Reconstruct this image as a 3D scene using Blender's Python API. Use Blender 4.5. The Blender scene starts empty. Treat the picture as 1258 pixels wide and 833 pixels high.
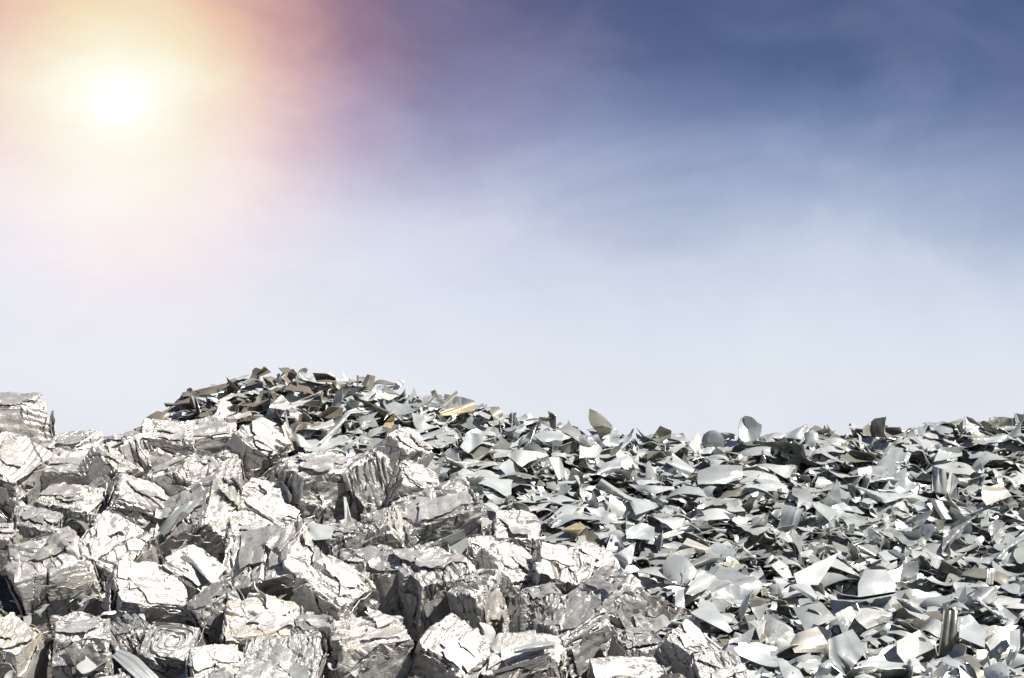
import bpy, math, random
import numpy as np
from mathutils import Matrix, Vector

random.seed(7)
RNG = np.random.default_rng(7)
C = bpy.context.scene.collection
SC = bpy.context.scene

# ------------------------------------------------------------------ camera
F, UC, VH = 1800.0, 629.0, 560.0          # focal length, centre column and horizon row, in photo pixels
CAMZ = 2.6
cam_data = bpy.data.cameras.new('camera')
cam = bpy.data.objects.new('camera', cam_data)
C.objects.link(cam)
cam.location = (0, 0, CAMZ)
cam.rotation_euler = (math.radians(90), 0, 0)
cam_data.sensor_width = 36
cam_data.lens = F / 1258 * 36
cam_data.shift_y = (VH - 416.5) / 1258
cam_data.clip_start = 0.05
cam_data.clip_end = 5000
SC.camera = cam
SC.view_settings.view_transform = 'Standard'
SC.view_settings.look = 'None'
SC.view_settings.exposure = 1.12
SC.view_settings.gamma = 1.0


def at(u, v, d):
    """the point that lies d metres ahead on the line of sight through photo pixel (u, v)"""
    return np.array([(u - UC) / F * d, d, CAMZ + (VH - v) / F * d])


# ------------------------------------------------------------------ sun and sky
SUN_DIR = Vector((0.57, -0.36, 0.74)).normalized()        # towards the sun
sun_data = bpy.data.lights.new('sun', 'SUN')
sun_data.energy = 5.0
sun_data.angle = math.radians(0.5)
sun_data.color = (1.0, 0.955, 0.88)
sun = bpy.data.objects.new('sun', sun_data)
C.objects.link(sun)
sun.rotation_euler = SUN_DIR.to_track_quat('Z', 'Y').to_euler()
sun.location = (6, -4, 12)


def lin(r, g, b):
    f = lambda c: c / 12.92 if c <= 0.04045 else ((c + 0.055) / 1.055) ** 2.4
    return (f(r / 255), f(g / 255), f(b / 255), 1.0)


class NT:
    """small helper to wire node trees"""

    def __init__(self, tree):
        self.t = tree
        self.n = tree.nodes
        self.n.clear()

    def add(self, kind, **kw):
        nd = self.n.new(kind)
        for k, v in kw.items():
            setattr(nd, k, v)
        return nd

    def put(self, sock, val):
        if isinstance(val, bpy.types.NodeSocket):
            self.t.links.new(val, sock)
        else:
            sock.default_value = val

    def math(self, op, a, b=0.0, c=0.0, clamp=False):
        nd = self.add('ShaderNodeMath', operation=op, use_clamp=clamp)
        self.put(nd.inputs[0], a)
        self.put(nd.inputs[1], b)
        self.put(nd.inputs[2], c)
        return nd.outputs[0]

    def mix(self, fac, a, b, blend='MIX'):
        nd = self.add('ShaderNodeMix', data_type='RGBA', blend_type=blend)
        nd.clamp_factor = True
        self.put(nd.inputs[0], fac)
        self.put(nd.inputs[6], a)
        self.put(nd.inputs[7], b)
        return nd.outputs[2]

    def ramp(self, fac, stops, interp='LINEAR'):
        nd = self.add('ShaderNodeValToRGB')
        cr = nd.color_ramp
        cr.interpolation = interp
        while len(cr.elements) < len(stops):
            cr.elements.new(0.5)
        for e, (p, col) in zip(cr.elements, stops):
            e.position = p
        for e, (p, col) in zip(cr.elements, stops):
            e.color = col if hasattr(col, '__len__') else (col, col, col, 1)
        self.put(nd.inputs[0], fac)
        return nd.outputs[0]

    def noise(self, vec, scale, detail=4.0, rough=0.55, dist=0.0):
        nd = self.add('ShaderNodeTexNoise')
        if vec is not None:
            self.put(nd.inputs['Vector'], vec)
        nd.inputs['Scale'].default_value = scale
        nd.inputs['Detail'].default_value = detail
        nd.inputs['Roughness'].default_value = rough
        nd.inputs['Distortion'].default_value = dist
        return nd.outputs[0]

    def scaled(self, vec, s, rot=(0, 0, 0)):
        nd = self.add('ShaderNodeMapping')
        self.put(nd.inputs[0], vec)
        nd.inputs['Scale'].default_value = s
        nd.inputs['Rotation'].default_value = rot
        return nd.outputs[0]


world = bpy.data.worlds.new('World')
SC.world = world
world.use_nodes = True
W = NT(world.node_tree)
tc = W.add('ShaderNodeTexCoord')
DIRN = tc.outputs['Generated']
sep = W.add('ShaderNodeSeparateXYZ')
W.put(sep.inputs[0], DIRN)
elev = W.math('ARCSINE', sep.outputs[2])
sky_tex = W.add('ShaderNodeTexSky')
sky_tex.sky_type = 'NISHITA'
sky_tex.sun_disc = False
sky_tex.sun_elevation = math.asin(SUN_DIR.z)
sky_tex.sun_rotation = math.atan2(SUN_DIR.x, SUN_DIR.y)
sky_tex.air_density = 1.0
sky_tex.dust_density = 1.5
bg_sky = W.add('ShaderNodeBackground')
W.put(bg_sky.inputs[0], sky_tex.outputs[0])
bg_sky.inputs[1].default_value = 0.07
# the bank of cloud: pale near the horizon, slate blue higher up, with soft uneven streaks
wide = W.noise(W.scaled(DIRN, (2.2, 2.2, 3.6), (0, 0.35, 0)), 2.4, 4.0, 0.55, 0.5)
fine = W.noise(W.scaled(DIRN, (3.0, 3.0, 4.0), (0, -0.6, 0)), 6.0, 5.0, 0.6, 0.8)
lift = W.math('ADD', W.math('MULTIPLY', W.math('SUBTRACT', wide, 0.5), 0.085),
              W.math('MULTIPLY', W.math('SUBTRACT', fine, 0.5), 0.013))
e2 = W.math('ADD', W.math('ADD', elev, W.math('MULTIPLY', sep.outputs[0], 0.07)), lift)
k = 1 / 0.6
bank = W.ramp(W.math('MULTIPLY', e2, k, clamp=True), [
    (0.0, lin(225, 230, 239)), (0.035 * k, lin(224, 229, 239)), (0.08 * k, lin(219, 226, 237)), (0.11 * k, lin(212, 220, 234)),
    (0.143 * k, lin(201, 209, 226)), (0.176 * k, lin(170, 182, 207)), (0.208 * k, lin(136, 150, 184)), (0.238 * k, lin(103, 120, 159)),
    (0.271 * k, lin(74, 92, 133)), (0.305 * k, lin(62, 81, 123)), (0.36 * k, lin(55, 72, 113)), (0.6 * k, lin(56, 68, 108))])
# warmer, more purple cloud towards the bright patch
bright_dir = Vector((-0.269, 1.0, 0.2417)).normalized()
dotn = W.add('ShaderNodeVectorMath', operation='DOT_PRODUCT')
W.put(dotn.inputs[0], DIRN)
dotn.inputs[1].default_value = bright_dir
ang = W.math('ARCCOSINE', W.math('MINIMUM', dotn.outputs['Value'], 0.9999999))
purple = W.ramp(W.math('DIVIDE', ang, 0.6, clamp=True), [(0.0, 1.0), (0.45, 0.8), (1.0, 0.0)])
bw = W.add('ShaderNodeRGBToBW')
W.put(bw.inputs[0], bank)
bank = W.mix(W.math('MULTIPLY', purple, W.math('SUBTRACT', 0.22, W.math('MULTIPLY', bw.outputs[0], 0.28))), bank, W.mix(1.0, bank, (1.22, 0.93, 0.98, 1), 'MULTIPLY'))
mauve = W.noise(W.scaled(DIRN, (2.0, 2.0, 3.0), (0.2, 0.5, 0)), 3.4, 4.0, 0.55, 0.6)
bank = W.mix(W.math('MULTIPLY', W.ramp(mauve, [(0.42, 0.0), (0.72, 0.28)]), W.math('SUBTRACT', 1.0, bw.outputs[0])), bank, lin(150, 153, 184))
wisp = W.noise(W.scaled(DIRN, (1.0, 1.0, 2.2)), 9.0, 4.0, 0.6, 0.8)
angn = W.math('ADD', ang, W.math('MULTIPLY', W.math('SUBTRACT', wisp, 0.5), 0.05))
g = 1 / 0.42
glow = W.ramp(W.math('MULTIPLY', angn, g, clamp=True), [
    (0.0, (1.0, 1.0, 0.98, 1)), (0.009 * g, (1.0, 1.0, 0.93, 1)), (0.026 * g, (0.98, 0.94, 0.64, 1)), (0.058 * g, (0.90, 0.72, 0.32, 1)),
    (0.09 * g, (0.80, 0.47, 0.17, 1)), (0.118 * g, (0.55, 0.25, 0.09, 1)), (0.158 * g, (0.25, 0.085, 0.03, 1)),
    (0.20 * g, (0.13, 0.052, 0.038, 1)), (0.27 * g, (0.055, 0.018, 0.014, 1)), (0.35 * g, (0.018, 0.005, 0.004, 1)), (1.0, (0, 0, 0, 1))])
cloud = W.mix(1.0, bank, glow, 'SCREEN')
bg_cloud = W.add('ShaderNodeBackground')
W.put(bg_cloud.inputs[0], cloud)
bg_cloud.inputs[1].default_value = 0.49
mixs = W.add('ShaderNodeMixShader')
mixs.inputs[0].default_value = 0.93
W.t.links.new(bg_sky.outputs[0], mixs.inputs[1])
W.t.links.new(bg_cloud.outputs[0], mixs.inputs[2])
wout = W.add('ShaderNodeOutputWorld')
W.t.links.new(mixs.outputs[0], wout.inputs[0])


# ------------------------------------------------------------------ materials
def new_mat(name):
    m = bpy.data.materials.new(name)
    m.use_nodes = True
    t = NT(m.node_tree)
    out = t.add('ShaderNodeOutputMaterial')
    p = t.add('ShaderNodeBsdfPrincipled')
    t.t.links.new(p.outputs[0], out.inputs[0])
    return m, t, p


def bump(t, p, h, strength, dist):
    b = t.add('ShaderNodeBump')
    b.inputs['Strength'].default_value = strength
    b.inputs['Distance'].default_value = dist
    t.put(b.inputs['Height'], h)
    t.put(p.inputs['Normal'], b.outputs[0])


def bale_material():
    m, t, p = new_mat('crumpled_aluminium')
    tcx = t.add('ShaderNodeTexCoord')
    oi = t.add('ShaderNodeObjectInfo')
    off = t.add('ShaderNodeVectorMath', operation='ADD')
    t.put(off.inputs[0], tcx.outputs['Object'])
    sc = t.add('ShaderNodeVectorMath', operation='SCALE')
    cmb = t.add('ShaderNodeCombineXYZ')
    for i in range(3):
        t.put(cmb.inputs[i], oi.outputs['Random'])
    t.put(sc.inputs[0], cmb.outputs[0])
    sc.inputs['Scale'].default_value = 37.0
    t.put(off.inputs[1], sc.outputs[0])
    co = off.outputs[0]
    tint = oi.outputs['Color']
    tone = t.noise(co, 9.0, 4.0, 0.6, 0.8)
    col = t.mix(1.0, tint, t.ramp(tone, [(0.3, (0.80, 0.79, 0.77, 1)), (0.55, (1, 1, 1, 1)), (0.8, (0.90, 0.91, 0.92, 1))]), 'MULTIPLY')
    # brownish residue, only as much of it as the piece carries (alpha of its own colour)
    st = t.noise(co, 3.2, 6.0, 0.62, 0.8)
    amount = t.math('SUBTRACT', 1.0, oi.outputs['Alpha'])
    edge = t.math('SUBTRACT', 0.78, t.math('MULTIPLY', amount, 0.36))
    mask = t.math('MULTIPLY', t.math('SUBTRACT', st, edge), 6.0, clamp=True)
    mask = t.math('MULTIPLY', mask, t.math('GREATER_THAN', amount, 0.02))
    col = t.mix(t.math('MULTIPLY', mask, 0.7), col, (0.40, 0.30, 0.18, 1))
    grime = t.noise(co, 30.0, 5.0, 0.7, 0.5)
    col = t.mix(t.ramp(grime, [(0.58, 0.0), (0.74, 0.50)]), col, (0.20, 0.185, 0.165, 1))
    t.put(p.inputs['Base Color'], col)
    t.put(p.inputs['Metallic'], t.math('SUBTRACT', 0.56, t.math('MULTIPLY', mask, 0.4)))
    t.put(p.inputs['Roughness'], t.ramp(t.noise(co, 22.0, 3.0), [(0.3, 0.33), (0.7, 0.50)]))
    # fine foil wrinkles: thin creases that run in a few directions
    def crease(scale, stretch, rot, dist):
        n_ = t.noise(t.scaled(co, stretch, rot), scale, 3.0, 0.55, dist)
        return t.math('MINIMUM', t.math('MULTIPLY', t.math('ABSOLUTE', t.math('SUBTRACT', n_, 0.5)), 6.0), 0.6)
    h = t.math('ADD', t.math('ADD', crease(7.0, (1, 1, 2.2), (0.4, 0.2, 0.9), 0.9), crease(13.0, (2.4, 1, 1), (1.1, 0.7, 0.2), 0.6)),
               t.math('MULTIPLY', t.noise(t.scaled(co, (1, 4, 1), (0.3, 0.8, 0.1)), 26.0, 4.0, 0.6, 0.4), 0.8))
    bump(t, p, h, 0.32, 0.012)
    return m


def sheet_material():
    m, t, p = new_mat('sheet_metal')
    tcx = t.add('ShaderNodeTexCoord')
    at_ = t.add('ShaderNodeAttribute', attribute_name='tint')
    co = tcx.outputs['Object']
    n1 = t.noise(co, 7.0, 4.0, 0.6, 0.6)
    col = t.mix(1.0, at_.outputs['Color'], t.ramp(n1, [(0.3, (0.86, 0.86, 0.85, 1)), (0.6, (1, 1, 1, 1)), (0.8, (0.93, 0.92, 0.90, 1))]), 'MULTIPLY')
    dirt = t.noise(co, 16.0, 6.0, 0.68, 1.0)
    col = t.mix(t.ramp(dirt, [(0.62, 0.0), (0.78, 0.5)]), col, (0.22, 0.19, 0.15, 1))
    t.put(p.inputs['Base Color'], col)
    p.inputs['Metallic'].default_value = 0.42
    t.put(p.inputs['Roughness'], t.ramp(t.noise(co, 11.0, 3.0), [(0.3, 0.22), (0.7, 0.42)]))
    h = t.math('ADD', t.noise(co, 26.0, 3.0, 0.5, 0.4), t.math('MULTIPLY', t.noise(t.scaled(co, (30, 3, 30)), 8.0, 2.0), 0.06))
    bump(t, p, h, 0.30, 0.010)
    return m


def base_material():
    m, t, p = new_mat('packed_scrap')
    tcx = t.add('ShaderNodeTexCoord')
    co = tcx.outputs['Object']
    col = t.ramp(t.noise(co, 14.0, 8.0, 0.7, 0.5), [(0.3, (0.035, 0.032, 0.028, 1)), (0.55, (0.11, 0.10, 0.09, 1)), (0.75, (0.22, 0.21, 0.20, 1))])  # body colour kept dark so gaps between pieces read as deep shade
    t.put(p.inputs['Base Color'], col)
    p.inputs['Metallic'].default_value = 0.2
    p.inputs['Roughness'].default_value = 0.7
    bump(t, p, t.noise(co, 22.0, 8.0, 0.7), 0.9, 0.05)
    return m


def ground_material():
    m, t, p = new_mat('yard_gravel')
    tcx = t.add('ShaderNodeTexCoord')
    co = tcx.outputs['Object']
    col = t.ramp(t.noise(co, 3.0, 9.0, 0.7), [(0.3, (0.05, 0.047, 0.042, 1)), (0.7, (0.12, 0.112, 0.10, 1))])
    t.put(p.inputs['Base Color'], col)
    p.inputs['Roughness'].default_value = 0.9
    bump(t, p, t.noise(co, 30.0, 6.0, 0.7), 0.6, 0.03)
    return m


M_BALE, M_SHEET, M_BASE, M_GROUND = bale_material(), sheet_material(), base_material(), ground_material()


# ------------------------------------------------------------------ mesh helpers
BACK = (0.185, 0.188, 0.168)  # dull olive back coat, also painting shade onto the undersides


def mesh_from(name, verts, quads, mat, sharp=None, tint=None):
    me = bpy.data.meshes.new(name)
    nv, nq = len(verts), len(quads)
    me.vertices.add(nv)
    me.vertices.foreach_set('co', np.ascontiguousarray(verts, dtype=np.float32).ravel())
    me.loops.add(nq * 4)
    me.loops.foreach_set('vertex_index', np.ascontiguousarray(quads, dtype=np.int32).ravel())
    me.polygons.add(nq)
    me.polygons.foreach_set('loop_start', np.arange(0, nq * 4, 4, dtype=np.int32))
    me.update(calc_edges=True)
    me.polygons.foreach_set('use_smooth', np.ones(nq, dtype=bool))
    if sharp is not None:
        me.set_sharp_from_angle(angle=math.radians(sharp))
    if tint is not None:
        a = me.attributes.new('tint', 'FLOAT_COLOR', 'POINT')
        cols = np.ones((nv, 4), dtype=np.float32)
        cols[:, :3] = tint
        a.data.foreach_set('color', cols.ravel())
    me.materials.append(mat)
    return me


def grid_quads(nu, nv):
    i = np.arange(nu)[:, None] * (nv + 1) + np.arange(nv)[None, :]
    i = i.ravel()
    return np.stack([i, i + nv + 1, i + nv + 2, i + 1], 1)


_shells = {}


def shell_quads(nu, nv):
    """faces of a sheet with a front, a back and a rim; the back's points follow the front's"""
    if (nu, nv) not in _shells:
        n = (nu + 1) * (nv + 1)
        q = grid_quads(nu, nv)
        idx = np.arange(n).reshape(nu + 1, nv + 1)
        ring = np.concatenate([idx[:-1, 0], idx[-1, :-1], idx[:0:-1, -1], idx[0, :0:-1]])
        nxt = np.roll(ring, -1)
        rim = np.stack([ring, ring + n, nxt + n, nxt], 1)
        _shells[(nu, nv)] = np.concatenate([q, q[:, ::-1] + n, rim])
    return _shells[(nu, nv)]


def thicken(P, th):
    """P: (nu+1, nv+1, 3) -> points of the solid sheet"""
    du = np.gradient(P, axis=0)
    dv = np.gradient(P, axis=1)
    n = np.cross(du, dv)
    n /= np.linalg.norm(n, axis=2, keepdims=True) + 1e-9
    return np.concatenate([(P + n * th / 2).reshape(-1, 3), (P - n * th / 2).reshape(-1, 3)])


def knots(n, k, amp, rng):
    """a broken line with k kinks, sampled n times"""
    xs = np.sort(np.concatenate([[0, 1], rng.random(k)]))
    ys = rng.normal(0, amp, k + 2)
    return np.interp(np.linspace(0, 1, n), xs, ys)


def patch2d(nu, nv, corners, jag, rng, round_=0.0):
    """flat sheet outline between four corners with torn edges -> (nu+1, nv+1, 2)"""
    a = np.linspace(0, 1, nu + 1)[:, None, None]
    b = np.linspace(0, 1, nv + 1)[None, :, None]
    c = np.array(corners, float)
    P = (1 - a) * (1 - b) * c[0] + a * (1 - b) * c[1] + a * b * c[2] + (1 - a) * b * c[3]
    L = np.linalg.norm(c[1] - c[0]) + np.linalg.norm(c[2] - c[1])
    j = jag * L / 2
    a2, b2 = a[:, :, 0], b[:, :, 0]
    for side in range(4):
        kk = int(rng.integers(2, 6))
        if side in (0, 2):
            w = ((1 - b2) if side == 0 else b2) ** 1.5
            d = knots(nu + 1, kk, j, rng)[:, None]
            P[:, :, 1] += d * w * (1 if side else 1)
        else:
            w = (a2 if side == 1 else (1 - a2)) ** 1.5
            d = knots(nv + 1, kk, j, rng)[None, :]
            P[:, :, 0] += d * w
    if round_:
        s, t = 2 * a2 - 1, 2 * b2 - 1
        r = np.stack([s * np.sqrt(1 - t * t / 2), t * np.sqrt(1 - s * s / 2)], 2)
        half = np.array([np.linalg.norm(c[1] - c[0]) / 2, np.linalg.norm(c[3] - c[0]) / 2])
        P = (1 - round_) * P + round_ * r * half
    return P


def bend(P, phi, theta_fn):
    """bend a sheet along direction phi; theta_fn(s) is the slope angle at distance s"""
    c, s_ = math.cos(phi), math.sin(phi)
    x = P[..., 0] * c + P[..., 1] * s_
    y = -P[..., 0] * s_ + P[..., 1] * c
    z = P[..., 2]
    lo, hi = x.min() - 1e-6, x.max() + 1e-6
    ss = np.linspace(lo, hi, 240)
    th = theta_fn((ss - lo) / (hi - lo) - 0.5, hi - lo)
    ds = ss[1] - ss[0]
    cx = np.cumsum(np.cos(th)) * ds
    cz = np.cumsum(np.sin(th)) * ds
    cx -= cx[120]
    cz -= cz[120]
    t = np.interp(x, ss, th)
    X = np.interp(x, ss, cx) - z * np.sin(t)
    Z = np.interp(x, ss, cz) + z * np.cos(t)
    return np.stack([X * c - y * s_, X * s_ + y * c, Z], -1)


def soft_step(x, w):
    return 1 / (1 + np.exp(-np.clip(x / w, -40, 40)))


def make_piece(kind, L, rng, nu, nv):
    """one scrap of sheet metal about L metres long, centred on its own origin"""
    asp = {'torn_sheet': rng.uniform(0.32, 0.78), 'folded_sheet': rng.uniform(0.36, 0.85), 'curled_strip': rng.uniform(0.17, 0.36),
           'ribbed_strip': rng.uniform(0.28, 0.55), 'bent_disc': rng.uniform(0.85, 1.0)}[kind]
    Wd = L * asp
    c = np.array([[-L / 2, -Wd / 2], [L / 2, -Wd / 2], [L / 2, Wd / 2], [-L / 2, Wd / 2]])
    jit = {'torn_sheet': 0.17, 'folded_sheet': 0.14, 'curled_strip': 0.07, 'ribbed_strip': 0.05, 'bent_disc': 0.03}[kind]
    c += rng.normal(0, jit, (4, 2)) * np.array([L, Wd])
    if kind in ('torn_sheet', 'folded_sheet') and rng.random() < 0.42:      # a corner torn away leaves a triangle
        i = int(rng.integers(0, 4))
        c[i] = c[i] * 0.25 + c[(i + 1) % 4] * 0.75
    P2 = patch2d(nu, nv, c, {'bent_disc': 0.01, 'ribbed_strip': 0.02}.get(kind, 0.045), rng, 0.9 if kind == 'bent_disc' else 0.0)
    P = np.concatenate([P2, np.zeros(P2.shape[:2] + (1,))], 2)
    x, y = P2[..., 0], P2[..., 1]
    if kind == 'ribbed_strip':
        f = rng.integers(2, 4) * math.pi * 2 / Wd
        P[..., 2] += 0.022 * Wd * np.clip(np.sin(y * f + rng.uniform(0, 6)) * 1.5, -1, 1)
    for _ in range(2):
        kx, ky = rng.normal(0, 7 / L, 2)
        P[..., 2] += 0.018 * L * np.sin(kx * x + ky * y + rng.uniform(0, 6.3))
    if kind == 'torn_sheet':
        k1, ph = rng.normal(0, 1.5), rng.uniform(0, math.pi)
        P = bend(P, ph, lambda s, l: k1 * s + rng.normal(0, 0.25) * np.sin(9 * s))
        k2 = rng.normal(0, 0.6)
        P = bend(P, ph + math.pi / 2, lambda s, l: k2 * s)
        if rng.random() < 0.5:
            f0, fa = rng.uniform(0.15, 0.38) * rng.choice([-1, 1]), rng.choice([-1, 1]) * rng.uniform(0.5, 1.5)
            P = bend(P, rng.uniform(0, math.pi), lambda s, l: fa * soft_step(s - f0, 0.02))
    elif kind == 'folded_sheet':
        ph = rng.uniform(0, math.pi)
        f0, fa = rng.uniform(-0.25, 0.25), rng.choice([-1, 1]) * rng.uniform(0.7, 2.0)
        f1, fb = rng.uniform(-0.4, 0.4), rng.normal(0, 0.7)
        P = bend(P, ph, lambda s, l: fa * soft_step(s - f0, 0.015) + fb * soft_step(s - f1, 0.03))
        k2 = rng.normal(0, 0.5)
        P = bend(P, ph + rng.uniform(0.6, 2.2), lambda s, l: k2 * s)
    elif kind == 'curled_strip':
        k1 = rng.choice([-1, 1]) * rng.uniform(1.0, 3.2)
        k3 = rng.normal(0, 3.0)
        P = bend(P, rng.normal(0, 0.25), lambda s, l: k1 * s + k3 * s * s)
        tw = rng.normal(0, 0.8) / L
        t = P[..., 0] * tw
        P = np.stack([P[..., 0], P[..., 1] * np.cos(t) - P[..., 2] * np.sin(t), P[..., 1] * np.sin(t) + P[..., 2] * np.cos(t)], -1)
    elif kind == 'ribbed_strip':
        k1 = rng.normal(0, 0.7)
        f0, fa = rng.uniform(-0.3, 0.3), (rng.choice([-1, 1]) * rng.uniform(0.4, 1.3) if rng.random() < 0.4 else 0)
        P = bend(P, 0.0, lambda s, l: k1 * s + fa * soft_step(s - f0, 0.02))
    else:
        k1 = rng.uniform(0.5, 1.3)
        P = bend(P, 0.3, lambda s, l: k1 * s)
        P = bend(P, 1.9, lambda s, l: 0.8 * k1 * s)
    P -= P.reshape(-1, 3).mean(0)
    return P


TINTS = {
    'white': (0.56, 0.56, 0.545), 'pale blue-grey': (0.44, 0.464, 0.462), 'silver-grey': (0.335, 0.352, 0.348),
    'dark olive-grey': (0.21, 0.205, 0.17), 'brownish grey': (0.215, 0.187, 0.155), 'cream': (0.52, 0.49, 0.44), 'tan': (0.43, 0.355, 0.22),  # dark olive-grey holds the shaded look of sheets; brownish grey, warm glare
}


# ------------------------------------------------------------------ the lie of the heap
CREST = np.array([(-700, 640), (-200, 600), (60, 575), (140, 556), (178, 522), (190, 504), (240, 480), (290, 465), (325, 456), (380, 459), (440, 466),
                  (480, 474), (520, 486), (560, 492), (600, 504), (650, 515), (700, 523), (730, 526), (760, 531), (800, 533), (850, 540),
                  (870, 539), (950, 535), (1000, 530), (1050, 525), (1080, 523), (1130, 527), (1180, 519), (1258, 514), (1700, 520), (2300, 560)], float)
BOUND = np.array([(-700, 585), (60, 575), (170, 545), (250, 528), (340, 545), (430, 556), (470, 545), (515, 575), (560, 600), (600, 622), (660, 662),
                  (720, 685), (770, 706), (805, 745), (850, 785), (905, 815), (960, 850), (1040, 920)], float)
D0, D1 = 6.0, 9.2


def crest(u):
    return np.interp(u, CREST[:, 0], CREST[:, 1])


def heap_point(u, t):
    """the heap's surface at photo column u; t runs from 0 at the picture's foot to 1 on the crest, on past it down the far side"""
    d = D0 + (D1 - D0) * t
    v = 850 - np.clip(t, 0, 1) * (850 - crest(u))
    z = CAMZ + (VH - v) / F * np.clip(d, D0, D1)
    z = z - np.maximum(d - D1, 0) * 0.55 - np.maximum(D0 - d, 0) * 0.62
    return np.stack([(u - UC) / F * np.clip(d, D0, 40), d, z], -1)


def scrap_depth(u, v):
    return D0 + (D1 - D0) * np.clip((850 - v) / (850 - crest(u)), 0, 1)


def bale_depth(v):
    return 5.95 + 2.1 * (850 - v) / 320.0


def project(P):
    P = np.asarray(P)
    return np.stack([UC + P[..., 0] / P[..., 1] * F, VH - (P[..., 2] - CAMZ) / P[..., 1] * F, P[..., 1]], -1)


# ground and the packed body of the heap
gs = 900.0
ng = 24
gx = np.linspace(-1, 1, ng + 1)
gx = np.sign(gx) * np.abs(gx) ** 3 * gs
GX, GY = np.meshgrid(gx, gx + 0.0, indexing='ij')
gme = mesh_from('ground', np.stack([GX.ravel(), GY.ravel(), np.zeros(GX.size)], 1), grid_quads(ng, ng), M_GROUND)
ground = bpy.data.objects.new('ground', gme)
ground['kind'] = 'structure'
C.objects.link(ground)

uu = np.linspace(-700, 2000, 150)
tt = np.linspace(-1.15, 2.6, 90)
UU, TT = np.meshgrid(uu, tt, indexing='ij')
B = heap_point(UU, TT)
lump = sum(np.sin(B[..., 0] * a + B[..., 1] * b + p) * h for a, b, p, h in
           [(3.1, 2.2, 0.3, 0.02), (7.3, -5.1, 1.9, 0.02), (-11.0, 9.7, 4.0, 0.015), (23.0, 17.0, 2.0, 0.01), (19.0, -27.0, 5.0, 0.01)])
B[..., 2] = np.maximum(B[..., 2] - 0.17 + lump, -0.05)
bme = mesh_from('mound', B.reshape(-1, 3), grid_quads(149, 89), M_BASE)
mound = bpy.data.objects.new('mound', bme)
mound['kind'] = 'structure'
C.objects.link(mound)

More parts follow.
